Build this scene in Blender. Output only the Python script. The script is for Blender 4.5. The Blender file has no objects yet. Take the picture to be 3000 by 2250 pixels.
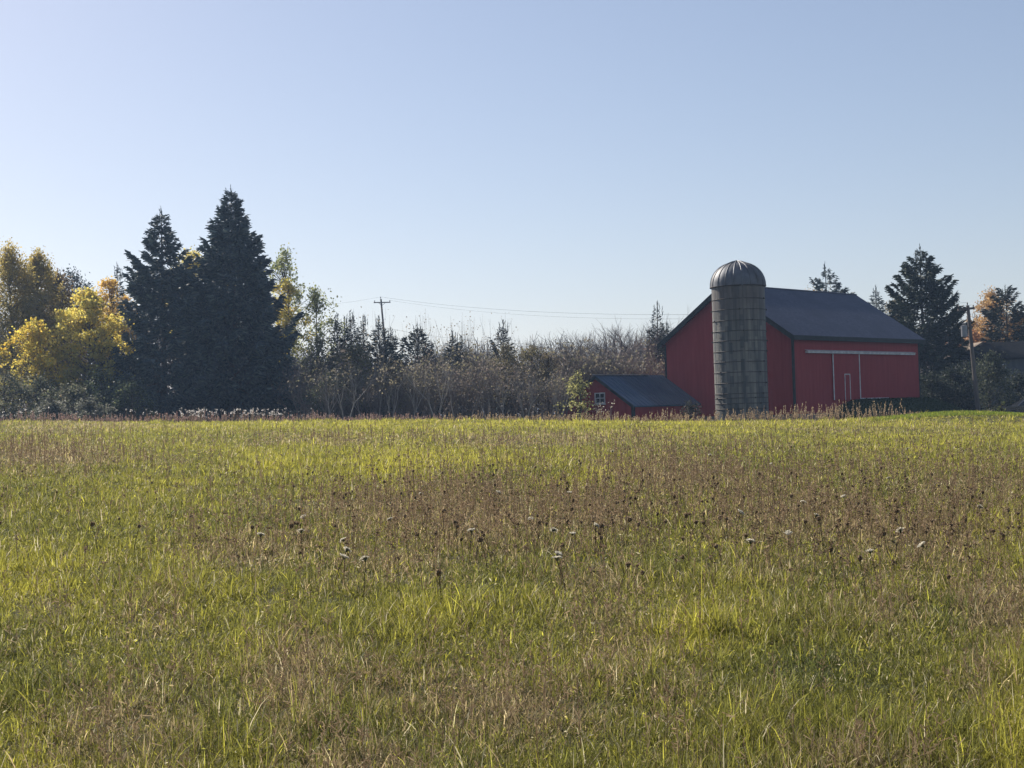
import bpy, math, random
import numpy as np
from mathutils import Vector, Matrix

sc = bpy.context.scene
COL = sc.collection
R = math.radians

# ------------------------------------------------------------------ camera
F = 4200.0                       # focal length in pixels of the 3000 px wide photograph
ROLL = 0.0297
PITCH = math.atan(95.0 / F)
EYE = 1.68
CP = np.array([0.0, 0.0, EYE])
fwd = Vector((0, math.cos(PITCH), math.sin(PITCH)))
up0 = Vector((0, -math.sin(PITCH), math.cos(PITCH)))
rgt0 = Vector((1, 0, 0))
rgt = rgt0 * math.cos(ROLL) - up0 * math.sin(ROLL)
upv = up0 * math.cos(ROLL) + rgt0 * math.sin(ROLL)
cam_d = bpy.data.cameras.new('camera')
cam = bpy.data.objects.new('camera', cam_d)
COL.objects.link(cam)
m = Matrix((rgt, upv, -fwd)).transposed().to_4x4()
m.translation = Vector((0, 0, EYE))
cam.matrix_world = m
cam_d.sensor_width = 36.0
cam_d.lens = F / 3000.0 * 36.0
cam_d.clip_start = 0.1
cam_d.clip_end = 6000.0
sc.camera = cam
sc.render.resolution_x, sc.render.resolution_y = 1024, 768

# ------------------------------------------------------------------ sky, sun, exposure
SUN_AZ, SUN_EL = -41.0, 35.0      # azimuth from +Y, negative to the left
sdir = Vector((math.sin(R(SUN_AZ)) * math.cos(R(SUN_EL)), math.cos(R(SUN_AZ)) * math.cos(R(SUN_EL)), math.sin(R(SUN_EL))))
world = bpy.data.worlds.new('World')
sc.world = world
world.use_nodes = True
wt = world.node_tree
wt.nodes.clear()
sky = wt.nodes.new('ShaderNodeTexSky')
sky.sky_type = 'NISHITA'
sky.sun_disc = False
sky.sun_elevation = R(SUN_EL)
sky.sun_rotation = R(SUN_AZ)
sky.altitude = 200.0
sky.air_density = 1.0
sky.dust_density = 0.7
sky.ozone_density = 2.2
bg = wt.nodes.new('ShaderNodeBackground')
bg.inputs['Strength'].default_value = 0.1
wo = wt.nodes.new('ShaderNodeOutputWorld')
tn = wt.nodes.new('ShaderNodeMixRGB')
tn.blend_type = 'MULTIPLY'
tn.inputs[0].default_value = 1.0
tn.inputs[2].default_value = (0.113, 0.1024, 0.107, 1)
wt.links.new(sky.outputs[0], tn.inputs[1])
gm = wt.nodes.new('ShaderNodeGamma')          # a milder range between the bright and the deep part of the sky
gm.inputs['Gamma'].default_value = 0.8
t2 = wt.nodes.new('ShaderNodeMixRGB')
t2.blend_type = 'MULTIPLY'
t2.inputs[0].default_value = 1.0
t2.inputs[2].default_value = (6.12, 6.08, 5.9, 1)
wt.links.new(tn.outputs[0], gm.inputs[0])
wt.links.new(gm.outputs[0], t2.inputs[1])
wt.links.new(t2.outputs[0], bg.inputs[0])
wt.links.new(bg.outputs[0], wo.inputs[0])
sun_d = bpy.data.lights.new('sun', 'SUN')
sun_d.energy = 5.0
sun_d.angle = R(0.53)
sun_d.color = (1.0, 0.93, 0.82)
sun = bpy.data.objects.new('sun', sun_d)
COL.objects.link(sun)
sun.rotation_euler = (-sdir).to_track_quat('-Z', 'Y').to_euler()
sun.location = (-60, 80, 80)
sc.view_settings.view_transform = 'Standard'
sc.view_settings.look = 'None'
sc.view_settings.exposure = 0.7
sc.view_settings.gamma = 1.0
sc.cycles.max_bounces = 6
sc.cycles.diffuse_bounces = 3
sc.cycles.transmission_bounces = 4
sc.cycles.transparent_max_bounces = 6
sc.cycles.volume_bounces = 0

# ------------------------------------------------------------------ pixel helpers
CA, SA = math.cos(ROLL), math.sin(ROLL)
rgt_n, upv_n, fwd_n = (np.array(v) for v in (rgt, upv, fwd))


def ray(px, py):
    d = fwd_n + rgt_n * ((px - 1500.0) / F) - upv_n * ((py - 1125.0) / F)
    return d / d[1]


def at(px, py, D):
    return CP + ray(px, py) * D


def project(x, y, z):
    px_, py_, pz_ = x - CP[0], y - CP[1], z - CP[2]
    c = px_ * fwd_n[0] + py_ * fwd_n[1] + pz_ * fwd_n[2]
    u = (px_ * rgt_n[0] + py_ * rgt_n[1] + pz_ * rgt_n[2]) / c * F + 1500
    v = 1125 - (px_ * upv_n[0] + py_ * upv_n[1] + pz_ * upv_n[2]) / c * F
    return u, v


EDGE = 80.0


def ground_z(x, y):
    x = np.asarray(x, float)
    y = np.asarray(y, float)
    tilt = -ROLL * 70.0 * np.tanh(x / 70.0) * np.clip((y + 10.0) / 40.0, 0, 1)
    t = np.clip(y / EDGE, 0, 1)
    rise = 1.38 * t ** 1.2
    over = np.clip(y - EDGE, 0, 60)
    fall = -0.25 * (1 - np.exp(-over / 8.0))
    hump = 0.42 * np.exp(-((x - 24.5) / 4.3) ** 2) * np.exp(-((y - 79) / 4.5) ** 2) \
        + 0.16 * np.exp(-((x - 29.0) / 5.0) ** 2) * np.exp(-((y - 79) / 4.5) ** 2)
    roll = 0.05 * np.sin(x * 0.23 + y * 0.11) * np.sin(y * 0.17 - x * 0.05) * np.clip(y / 30.0, 0, 1)
    return tilt + rise + fall + hump + roll


def hit(px, py, h=0.0):
    """ground position seen at a pixel, for something h metres above the ground"""
    r = ray(px, py)
    ys = np.linspace(4, 92, 700)
    xs = r[0] * ys
    zs = CP[2] + r[2] * ys
    g = ground_z(xs, ys) + h
    k = np.argmax(zs <= g)
    if zs[k] > g[k]:
        k = len(ys) - 1
    return xs[k], ys[k]


def base_at(px, D, py=1210):
    p = at(px, py, D)
    return float(p[0]), float(D), float(ground_z(p[0], D))


# ------------------------------------------------------------------ numpy value noise
def vnoise(x, y, scale, seed=0):
    x = np.asarray(x, float) / scale + 1000.5
    y = np.asarray(y, float) / scale + 1000.5
    xi, yi = np.floor(x).astype(np.int64), np.floor(y).astype(np.int64)
    fx, fy = x - xi, y - yi
    fx, fy = fx * fx * (3 - 2 * fx), fy * fy * (3 - 2 * fy)

    def h(a, b):
        n = (a * 374761393 + b * 668265263 + seed * 1442695041) & 0x7fffffff
        n = ((n ^ (n >> 13)) * 1274126177) & 0x7fffffff
        return ((n ^ (n >> 16)) & 0xffff) / 65535.0
    return (h(xi, yi) * (1 - fx) + h(xi + 1, yi) * fx) * (1 - fy) + (h(xi, yi + 1) * (1 - fx) + h(xi + 1, yi + 1) * fx) * fy


# ------------------------------------------------------------------ mesh building
class MB:
    def __init__(self):
        self.v, self.c, self.q, self.t, self.n = [], [], [], [], 0
        self.poly = []

    def add(self, v, quads=None, tris=None, col=None, polys=None):
        v = np.asarray(v, np.float32).reshape(-1, 3)
        if col is None:
            col = np.tile(np.array([0.5, 0.5, 0.5], np.float32), (len(v), 1))
        col = np.asarray(col, np.float32)
        if col.ndim == 1:
            col = np.tile(col, (len(v), 1))
        self.v.append(v)
        self.c.append(col)
        if quads is not None and len(quads):
            self.q.append(np.asarray(quads, np.int64).reshape(-1, 4) + self.n)
        if tris is not None and len(tris):
            self.t.append(np.asarray(tris, np.int64).reshape(-1, 3) + self.n)
        if polys is not None:
            for p in polys:
                self.poly.append([i + self.n for i in p])
        self.n += len(v)

    def mesh(self, name, smooth=False):
        me = bpy.data.meshes.new(name)
        v = np.concatenate(self.v)
        q = np.concatenate(self.q) if self.q else np.zeros((0, 4), np.int64)
        t = np.concatenate(self.t) if self.t else np.zeros((0, 3), np.int64)
        pl = [len(p) for p in self.poly]
        loops = np.concatenate([q.ravel(), t.ravel(), np.array([i for p in self.poly for i in p], np.int64)])
        tot = np.concatenate([np.full(len(q), 4), np.full(len(t), 3), np.array(pl, np.int64)]).astype(np.int32)
        start = np.concatenate([[0], np.cumsum(tot)[:-1]]).astype(np.int32)
        me.vertices.add(len(v))
        me.vertices.foreach_set('co', v.ravel())
        me.loops.add(len(loops))
        me.loops.foreach_set('vertex_index', loops.astype(np.int32))
        me.polygons.add(len(tot))
        me.polygons.foreach_set('loop_start', start)
        me.polygons.foreach_set('loop_total', tot)
        me.polygons.foreach_set('use_smooth', np.full(len(tot), bool(smooth)))
        me.update(calc_edges=True)
        ca = me.color_attributes.new('Col', 'FLOAT_COLOR', 'POINT')
        c = np.concatenate(self.c)
        ca.data.foreach_set('color', np.concatenate([c, np.ones((len(c), 1), np.float32)], 1).ravel())
        return me

    def build(self, name, mat, parent=None, smooth=False):
        me = self.mesh(name, smooth)
        me.materials.append(mat)
        return link(name, me, parent)

    # shapes
    def box(self, a, b, col=None):
        (x0, y0, z0), (x1, y1, z1) = a, b
        v = [(x0, y0, z0), (x1, y0, z0), (x1, y1, z0), (x0, y1, z0), (x0, y0, z1), (x1, y0, z1), (x1, y1, z1), (x0, y1, z1)]
        self.add(v, [(0, 3, 2, 1), (4, 5, 6, 7), (0, 1, 5, 4), (1, 2, 6, 5), (2, 3, 7, 6), (3, 0, 4, 7)], col=col)

    def tube(self, pts, rad, sides=6, col=None, cap=True):
        pts = np.asarray(pts, float)
        n = len(pts)
        rad = np.broadcast_to(np.asarray(rad, float), (n,))
        d = np.gradient(pts, axis=0)
        d /= np.linalg.norm(d, axis=1, keepdims=True) + 1e-9
        ref = np.array([1.0, 0, 0]) if abs(d[0, 0]) < 0.8 else np.array([0, 1.0, 0])
        s = np.cross(d, ref)
        s /= np.linalg.norm(s, axis=1, keepdims=True) + 1e-9
        w = np.cross(d, s)
        a = np.arange(sides) * 2 * math.pi / sides
        v = pts[:, None, :] + rad[:, None, None] * (np.cos(a)[None, :, None] * s[:, None, :] + np.sin(a)[None, :, None] * w[:, None, :])
        i = np.arange(n - 1)[:, None] * sides
        j = np.arange(sides)[None, :]
        k = (j + 1) % sides
        q = np.stack([i + j, i + k, i + sides + k, i + sides + j], -1).reshape(-1, 4)
        polys = [list(range(sides))[::-1], [(n - 1) * sides + jj for jj in range(sides)]] if cap and sides > 2 else None
        self.add(v.reshape(-1, 3), q, col=col, polys=polys)

    def beam(self, p, q, w, h, col=None):
        """rectangular bar from p to q, w wide sideways and h high"""
        p, q = np.asarray(p, float), np.asarray(q, float)
        d = (q - p) / np.linalg.norm(q - p)
        ref = np.array([0, 0, 1.0]) if abs(d[2]) < 0.95 else np.array([0, 1.0, 0])
        s = np.cross(d, ref)
        s /= np.linalg.norm(s)
        t = np.cross(s, d)
        c = [s * w / 2 + t * h / 2, -s * w / 2 + t * h / 2, -s * w / 2 - t * h / 2, s * w / 2 - t * h / 2]
        v = [p + o for o in c] + [q + o for o in c]
        self.add(v, [(0, 1, 2, 3), (7, 6, 5, 4), (0, 4, 5, 1), (1, 5, 6, 2), (2, 6, 7, 3), (3, 7, 4, 0)], col=col)

    def strips(self, base, dirv, side, length, w0, w1, col):
        """many quads: each from base along dirv, width w0 at the base and w1 at the tip"""
        n = len(base)
        tip = base + dirv * length[:, None]
        a = side * (w0 * 0.5)[:, None]
        b = side * (w1 * 0.5)[:, None]
        v = np.stack([base - a, base + a, tip + b, tip - b], 1).reshape(-1, 3)
        q = np.arange(n * 4).reshape(-1, 4)
        self.add(v, q, col=np.repeat(col, 4, 0))

    def leaves(self, pos, size, col, rng, aspect=0.7, flat=0.0):
        """many leaf-shaped quads (diamonds) with random orientation"""
        n = len(pos)
        d = rng.normal(size=(n, 3))
        d[:, 2] *= (1 - flat)
        d /= np.linalg.norm(d, axis=1, keepdims=True)
        e = rng.normal(size=(n, 3))
        s = np.cross(d, e)
        s /= np.linalg.norm(s, axis=1, keepdims=True) + 1e-9
        sz = (np.asarray(size) * rng.uniform(0.6, 1.3, n))[:, None]
        v = np.stack([pos - d * sz * 0.5, pos + s * sz * 0.5 * aspect, pos + d * sz * 0.5, pos - s * sz * 0.5 * aspect], 1).reshape(-1, 3)
        self.add(v, np.arange(n * 4).reshape(-1, 4), col=np.repeat(col, 4, 0))


def link(name, me, parent=None):
    o = bpy.data.objects.new(name, me)
    COL.objects.link(o)
    if parent is not None:
        o.parent = parent
    return o


def tag(o, label=None, cat=None, group=None, kind=None):
    if label:
        o['label'] = label
    if cat:
        o['category'] = cat
    if group:
        o['group'] = group
    if kind:
        o['kind'] = kind
    return o


def empty(name, loc, rz=0.0):
    o = bpy.data.objects.new(name, None)
    COL.objects.link(o)
    o.location = loc
    o.rotation_euler = (0, 0, rz)
    o.empty_display_size = 0.3
    return o


def copy_tree(o, parent=None):
    c = o.copy()
    COL.objects.link(c)
    c.parent = parent
    for ch in [x for x in bpy.data.objects if x.parent == o]:
        copy_tree(ch, c)
    return c


# ------------------------------------------------------------------ materials
def new_mat(name):
    mt = bpy.data.materials.new(name)
    mt.use_nodes = True
    nt = mt.node_tree
    nt.nodes.clear()
    return mt, nt, nt.nodes.new('ShaderNodeOutputMaterial')


def leaf_mat(name, trans=0.4, rough=0.6, spec=0.25):
    mt, nt, out = new_mat(name)
    at_ = nt.nodes.new('ShaderNodeAttribute')
    at_.attribute_name = 'Col'
    p = nt.nodes.new('ShaderNodeBsdfPrincipled')
    p.inputs['Roughness'].default_value = rough
    p.inputs['Specular IOR Level'].default_value = spec
    t = nt.nodes.new('ShaderNodeBsdfTranslucent')
    mx = nt.nodes.new('ShaderNodeMixShader')
    mx.inputs[0].default_value = trans
    nt.links.new(at_.outputs['Color'], p.inputs['Base Color'])
    nt.links.new(at_.outputs['Color'], t.inputs['Color'])
    nt.links.new(p.outputs[0], mx.inputs[1])
    nt.links.new(t.outputs[0], mx.inputs[2])
    nt.links.new(mx.outputs[0], out.inputs[0])
    return mt


def surf_mat(name, c1, c2, scale=(1, 1, 1), rough=0.8, metal=0.0, detail=4.0, bump=0.0, spec=0.3, contrast=(0.3, 0.7), use_col=False, c3=None, scale3=(0.3, 0.3, 0.3)):
    mt, nt, out = new_mat(name)
    tc = nt.nodes.new('ShaderNodeTexCoord')
    mp = nt.nodes.new('ShaderNodeMapping')
    mp.inputs['Scale'].default_value = scale
    nz = nt.nodes.new('ShaderNodeTexNoise')
    nz.inputs['Scale'].default_value = 1.0
    nz.inputs['Detail'].default_value = detail
    nz.inputs['Roughness'].default_value = 0.6
    rp = nt.nodes.new('ShaderNodeValToRGB')
    rp.color_ramp.elements[0].position = contrast[0]
    rp.color_ramp.elements[1].position = contrast[1]
    rp.color_ramp.elements[0].color = (*c1, 1)
    rp.color_ramp.elements[1].color = (*c2, 1)
    p = nt.nodes.new('ShaderNodeBsdfPrincipled')
    p.inputs['Roughness'].default_value = rough
    p.inputs['Metallic'].default_value = metal
    p.inputs['Specular IOR Level'].default_value = spec
    nt.links.new(tc.outputs['Object'], mp.inputs[0])
    nt.links.new(mp.outputs[0], nz.inputs[0])
    nt.links.new(nz.outputs['Fac'], rp.inputs[0])
    colout = rp.outputs[0]
    if c3 is not None:
        mp3 = nt.nodes.new('ShaderNodeMapping')
        mp3.inputs['Scale'].default_value = scale3
        n3 = nt.nodes.new('ShaderNodeTexNoise')
        n3.inputs['Scale'].default_value = 1.0
        n3.inputs['Detail'].default_value = 5.0
        r3 = nt.nodes.new('ShaderNodeValToRGB')
        r3.color_ramp.elements[0].position = 0.45
        r3.color_ramp.elements[1].position = 0.68
        mx = nt.nodes.new('ShaderNodeMixRGB')
        nt.links.new(tc.outputs['Object'], mp3.inputs[0])
        nt.links.new(mp3.outputs[0], n3.inputs[0])
        nt.links.new(n3.outputs['Fac'], r3.inputs[0])
        nt.links.new(r3.outputs[0], mx.inputs[0])
        nt.links.new(colout, mx.inputs[1])
        mx.inputs[2].default_value = (*c3, 1)
        colout = mx.outputs[0]
    nt.links.new(colout, p.inputs['Base Color'])
    if bump:
        b = nt.nodes.new('ShaderNodeBump')
        b.inputs['Strength'].default_value = bump
        b.inputs['Distance'].default_value = 0.03
        nt.links.new(nz.outputs['Fac'], b.inputs['Height'])
        nt.links.new(b.outputs[0], p.inputs['Normal'])
    nt.links.new(p.outputs[0], out.inputs[0])
    return mt


def board_mat(name, c1, c2, board=0.2, axis=0, rough=0.75, spec=0.2, vary=0.4):
    """painted boards: one shade per board, streaks down the board, a groove between boards"""
    mt, nt, out = new_mat(name)
    tc = nt.nodes.new('ShaderNodeTexCoord')
    sp = nt.nodes.new('ShaderNodeSeparateXYZ')
    nt.links.new(tc.outputs['Object'], sp.inputs[0])
    ad = nt.nodes.new('ShaderNodeMath')
    ad.operation = 'ADD'
    nt.links.new(sp.outputs[0], ad.inputs[0])
    nt.links.new(sp.outputs[1], ad.inputs[1])
    dv = nt.nodes.new('ShaderNodeMath')
    dv.operation = 'DIVIDE'
    dv.inputs[1].default_value = board
    nt.links.new(ad.outputs[0], dv.inputs[0])
    fl = nt.nodes.new('ShaderNodeMath')
    fl.operation = 'FLOOR'
    nt.links.new(dv.outputs[0], fl.inputs[0])
    wn = nt.nodes.new('ShaderNodeTexWhiteNoise')
    wn.noise_dimensions = '1D'
    nt.links.new(fl.outputs[0], wn.inputs['W'])
    mp = nt.nodes.new('ShaderNodeMapping')
    mp.inputs['Scale'].default_value = (4, 4, 0.5)
    nz = nt.nodes.new('ShaderNodeTexNoise')
    nz.inputs['Scale'].default_value = 1.0
    nz.inputs['Detail'].default_value = 6.0
    nt.links.new(tc.outputs['Object'], mp.inputs[0])
    nt.links.new(mp.outputs[0], nz.inputs[0])
    mixf = nt.nodes.new('ShaderNodeMath')
    mixf.operation = 'MULTIPLY_ADD'
    mixf.inputs[1].default_value = vary
    nt.links.new(wn.outputs['Value'], mixf.inputs[0])
    nt.links.new(nz.outputs['Fac'], mixf.inputs[2])
    rp = nt.nodes.new('ShaderNodeValToRGB')
    rp.color_ramp.elements[0].position = 0.35
    rp.color_ramp.elements[1].position = 1.0
    rp.color_ramp.elements[0].color = (*c1, 1)
    rp.color_ramp.elements[1].color = (*c2, 1)
    nt.links.new(mixf.outputs[0], rp.inputs[0])
    p = nt.nodes.new('ShaderNodeBsdfPrincipled')
    p.inputs['Roughness'].default_value = rough
    p.inputs['Specular IOR Level'].default_value = spec
    nt.links.new(rp.outputs[0], p.inputs['Base Color'])
    fr = nt.nodes.new('ShaderNodeMath')
    fr.operation = 'FRACT'
    nt.links.new(dv.outputs[0], fr.inputs[0])
    gt = nt.nodes.new('ShaderNodeMath')
    gt.operation = 'GREATER_THAN'
    gt.inputs[1].default_value = 0.1
    nt.links.new(fr.outputs[0], gt.inputs[0])
    b = nt.nodes.new('ShaderNodeBump')
    b.inputs['Strength'].default_value = 0.15
    b.inputs['Distance'].default_value = 0.01
    nt.links.new(gt.outputs[0], b.inputs['Height'])
    nt.links.new(b.outputs[0], p.inputs['Normal'])
    nt.links.new(p.outputs[0], out.inputs[0])
    return mt


M = {}
M['leaf'] = leaf_mat('leaf', 0.6, 0.55, 0.3)
M['needle'] = leaf_mat('needle', 0.10, 0.6, 0.25)
M['grass'] = leaf_mat('grass_blade', 0.52, 0.6, 0.15)
M['dry'] = leaf_mat('dry_stalk', 0.45, 0.8, 0.1)
M['bark'] = surf_mat('bark', (0.045, 0.035, 0.028), (0.12, 0.095, 0.075), (8, 8, 2), 0.9, bump=0.5)
M['twig'] = surf_mat('twig_bark', (0.10, 0.08, 0.072), (0.21, 0.17, 0.15), (3, 3, 1), 0.85)
M['soil'] = surf_mat('meadow_soil', (0.03, 0.032, 0.012), (0.075, 0.065, 0.03), (1.7, 1.7, 1.7), 0.95, spec=0.1, c3=(0.06, 0.07, 0.018), scale3=(0.15, 0.15, 0.15))
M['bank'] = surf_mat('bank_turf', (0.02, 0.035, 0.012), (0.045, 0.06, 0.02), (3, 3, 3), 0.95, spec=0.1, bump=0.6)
M['red'] = board_mat('red_barn_boards', (0.26, 0.032, 0.035), (0.35, 0.052, 0.053), vary=0.22)
M['red_shed'] = board_mat('red_shed_boards', (0.24, 0.028, 0.028), (0.34, 0.045, 0.042), 0.15, vary=0.22)
M['dark_trim'] = surf_mat('dark_green_trim', (0.012, 0.017, 0.018), (0.03, 0.036, 0.036), (2, 2, 2), 0.7)
M['white_trim'] = surf_mat('weathered_white_trim', (0.42, 0.42, 0.44), (0.7, 0.7, 0.7), (3, 3, 3), 0.6)
M['barn_roof'] = surf_mat('slate_blue_shingles', (0.05, 0.057, 0.088), (0.095, 0.105, 0.15), (5, 5, 5), 0.85, detail=8, bump=0.3, spec=0.2, c3=(0.06, 0.068, 0.10), scale3=(0.5, 0.5, 0.5))
M['stone'] = surf_mat('field_stone', (0.10, 0.10, 0.10), (0.25, 0.24, 0.22), (3, 3, 3), 0.9, bump=0.6)
M['glass'] = surf_mat('dark_window_glass', (0.01, 0.012, 0.015), (0.02, 0.024, 0.03), (1, 1, 1), 0.08, spec=0.6)
M['steel'] = surf_mat('galvanised_steel', (0.08, 0.085, 0.10), (0.15, 0.155, 0.17), (1.5, 1.5, 1.5), 0.58, metal=0.5, c3=(0.09, 0.085, 0.085), scale3=(1.2, 1.2, 0.5))
M['hoop'] = surf_mat('rusty_hoop', (0.03, 0.025, 0.022), (0.08, 0.06, 0.05), (4, 4, 4), 0.6, metal=0.4)
M['pole'] = surf_mat('weathered_pole_wood', (0.07, 0.06, 0.055), (0.17, 0.145, 0.13), (6, 6, 0.8), 0.85, bump=0.3)
M['wire'] = surf_mat('wire', (0.02, 0.02, 0.022), (0.03, 0.03, 0.032), (1, 1, 1), 0.95, spec=0.0)
M['ceramic'] = surf_mat('insulator', (0.06, 0.05, 0.05), (0.1, 0.09, 0.09), (1, 1, 1), 0.3, spec=0.5)
M['tank'] = surf_mat('grey_tank_paint', (0.2, 0.21, 0.23), (0.3, 0.31, 0.33), (3, 3, 3), 0.4, metal=0.2)
M['car'] = surf_mat('dark_car_paint', (0.012, 0.013, 0.018), (0.02, 0.021, 0.028), (1, 1, 1), 0.15, spec=0.6)
M['tyre'] = surf_mat('tyre_rubber', (0.01, 0.01, 0.01), (0.02, 0.02, 0.02), (3, 3, 3), 0.9)
M['house_roof'] = surf_mat('grey_brown_shingles', (0.014, 0.016, 0.019), (0.03, 0.03, 0.032), (4, 4, 4), 1.0, detail=8, bump=0.2, spec=0.0)
M['house_wall'] = board_mat('grey_house_siding', (0.07, 0.08, 0.09), (0.12, 0.13, 0.14), 0.25)
M['lamp'] = surf_mat('lamp_metal', (0.3, 0.31, 0.33), (0.45, 0.46, 0.48), (2, 2, 2), 0.4, metal=0.6)


def silo_mat():
    """concrete staves: vertical joints, offset course joints, dark streaks and a brown stained top"""
    mt, nt, out = new_mat('stave_concrete')
    N, L = nt.nodes, nt.links
    tc = N.new('ShaderNodeTexCoord')
    sp = N.new('ShaderNodeSeparateXYZ')
    L.new(tc.outputs['Object'], sp.inputs[0])

    def math_(op, a, b=None, c=None):
        n = N.new('ShaderNodeMath')
        n.operation = op
        for i, x in enumerate((a, b, c)):
            if x is None:
                continue
            if isinstance(x, (int, float)):
                n.inputs[i].default_value = x
            else:
                L.new(x, n.inputs[i])
        return n.outputs[0]
    ang = math_('ARCTAN2', sp.outputs[1], sp.outputs[0])
    st = math_('MULTIPLY', ang, 44 / (2 * math.pi))
    stf = math_('FLOOR', st)
    fr = math_('FRACT', st)
    joint = math_('LESS_THAN', fr, 0.12)
    wn = N.new('ShaderNodeTexWhiteNoise')
    wn.noise_dimensions = '2D'
    cb = N.new('ShaderNodeCombineXYZ')
    row = math_('FLOOR', math_('ADD', math_('MULTIPLY', sp.outputs[2], 1.33), math_('MULTIPLY', math_('MODULO', stf, 2.0), 0.5)))
    L.new(stf, cb.inputs[0])
    L.new(row, cb.inputs[1])
    L.new(cb.outputs[0], wn.inputs['Vector'])
    nz = N.new('ShaderNodeTexNoise')
    mp = N.new('ShaderNodeMapping')
    mp.inputs['Scale'].default_value = (3.2, 3.2, 0.22)
    L.new(tc.outputs['Object'], mp.inputs[0])
    L.new(mp.outputs[0], nz.inputs[0])
    nz.inputs['Scale'].default_value = 1.0
    nz.inputs['Detail'].default_value = 7.0
    nz2 = N.new('ShaderNodeTexNoise')
    nz2.inputs['Scale'].default_value = 0.55
    nz2.inputs['Detail'].default_value = 5.0
    L.new(tc.outputs['Object'], nz2.inputs[0])
    f = math_('ADD', math_('MULTIPLY', wn.outputs['Value'], 0.22), nz.outputs['Fac'])
    rp = N.new('ShaderNodeValToRGB')
    e = rp.color_ramp.elements
    e[0].position, e[0].color = 0.46, (0.034, 0.040, 0.042, 1)
    e[1].position, e[1].color = 0.88, (0.21, 0.195, 0.165, 1)
    L.new(f, rp.inputs[0])
    # brown stain on the top third and around the third band
    top = math_('MULTIPLY', math_('SUBTRACT', sp.outputs[2], 6.6), 0.6)
    top = math_('MINIMUM', math_('MAXIMUM', top, 0.0), 1.0)
    top = math_('MULTIPLY', top, nz2.outputs['Fac'])
    m1 = N.new('ShaderNodeMixRGB')
    L.new(math_('MULTIPLY', top, 1.1), m1.inputs[0])
    L.new(rp.outputs[0], m1.inputs[1])
    m1.inputs[2].default_value = (0.075, 0.055, 0.05, 1)
    m2 = N.new('ShaderNodeMixRGB')
    L.new(math_('MULTIPLY', joint, 0.55), m2.inputs[0])
    L.new(m1.outputs[0], m2.inputs[1])
    m2.inputs[2].default_value = (0.035, 0.035, 0.035, 1)
    p = N.new('ShaderNodeBsdfPrincipled')
    p.inputs['Roughness'].default_value = 0.55
    p.inputs['Specular IOR Level'].default_value = 0.5
    L.new(m2.outputs[0], p.inputs['Base Color'])
    b = N.new('ShaderNodeBump')
    b.inputs['Strength'].default_value = 0.5
    b.inputs['Distance'].default_value = 0.02
    b.invert = True
    L.new(joint, b.inputs['Height'])
    L.new(b.outputs[0], p.inputs['Normal'])
    L.new(p.outputs[0], out.inputs[0])
    return mt


M['silo'] = silo_mat()


def shed_roof_mat():
    mt, nt, out = new_mat('shed_roof_sheets')
    N, L = nt.nodes, nt.links
    tc = N.new('ShaderNodeTexCoord')
    sp = N.new('ShaderNodeSeparateXYZ')
    L.new(tc.outputs['Object'], sp.inputs[0])
    nz = N.new('ShaderNodeTexNoise')
    nz.inputs['Scale'].default_value = 1.5
    nz.inputs['Detail'].default_value = 5.0
    L.new(tc.outputs['Object'], nz.inputs[0])
    rp = N.new('ShaderNodeValToRGB')          # blue sheets; shade over the barn end is painted in as a darker blue
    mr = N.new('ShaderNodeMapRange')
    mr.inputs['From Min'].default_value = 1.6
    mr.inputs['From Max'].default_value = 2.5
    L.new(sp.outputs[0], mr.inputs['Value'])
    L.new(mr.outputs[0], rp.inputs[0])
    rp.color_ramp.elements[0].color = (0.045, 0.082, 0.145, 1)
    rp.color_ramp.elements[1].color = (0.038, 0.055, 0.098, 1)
    mx = N.new('ShaderNodeMixRGB')
    mx.blend_type = 'MULTIPLY'
    mx.inputs[0].default_value = 0.35
    L.new(rp.outputs[0], mx.inputs[1])
    L.new(nz.outputs['Color'], mx.inputs[2])
    p = N.new('ShaderNodeBsdfPrincipled')
    p.inputs['Roughness'].default_value = 0.6
    p.inputs['Specular IOR Level'].default_value = 0.3
    L.new(mx.outputs[0], p.inputs['Base Color'])
    L.new(p.outputs[0], out.inputs[0])
    return mt


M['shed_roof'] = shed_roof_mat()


def pal(rng, n, cols, weights=None, jit=0.18):
    cols = np.array(cols, np.float32)
    if weights is None:
        weights = np.ones(len(cols))
    weights = np.array(weights, float) / np.sum(weights)
    k = rng.choice(len(cols), n, p=weights)
    k2 = rng.choice(len(cols), n, p=weights)
    a = rng.random((n, 1)).astype(np.float32) * 0.5
    c = cols[k] * (1 - a) + cols[k2] * a
    return np.clip(c * rng.uniform(1 - jit, 1 + jit, (n, 1)), 0, 1).astype(np.float32)


# ------------------------------------------------------------------ ground
def axis(a, b, fine0, fine1, step, n_out=18):
    mid = np.arange(fine0, fine1 + step / 2, step)
    lo = fine0 - np.geomspace(step, fine0 - a, n_out)
    hi = fine1 + np.geomspace(step, b - fine1, n_out)
    return np.concatenate([lo[::-1], mid, hi])


gx = axis(-3000, 3000, -60, 60, 1.0)
gy = axis(-400, 4000, -10, 140, 1.0)
GX, GY = np.meshgrid(gx, gy)
gv = np.stack([GX, GY, ground_z(GX, GY)], -1).reshape(-1, 3)
nxg = len(gx)
ii = (np.arange(len(gy) - 1)[:, None] * nxg + np.arange(nxg - 1)[None, :])
gq = np.stack([ii, ii + 1, ii + nxg + 1, ii + nxg], -1).reshape(-1, 4)
mb = MB()
mb.add(gv, gq)
tag(mb.build('ground', M['soil'], smooth=True), 'gently rising meadow ground under the grass', 'ground', kind='structure')

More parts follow.
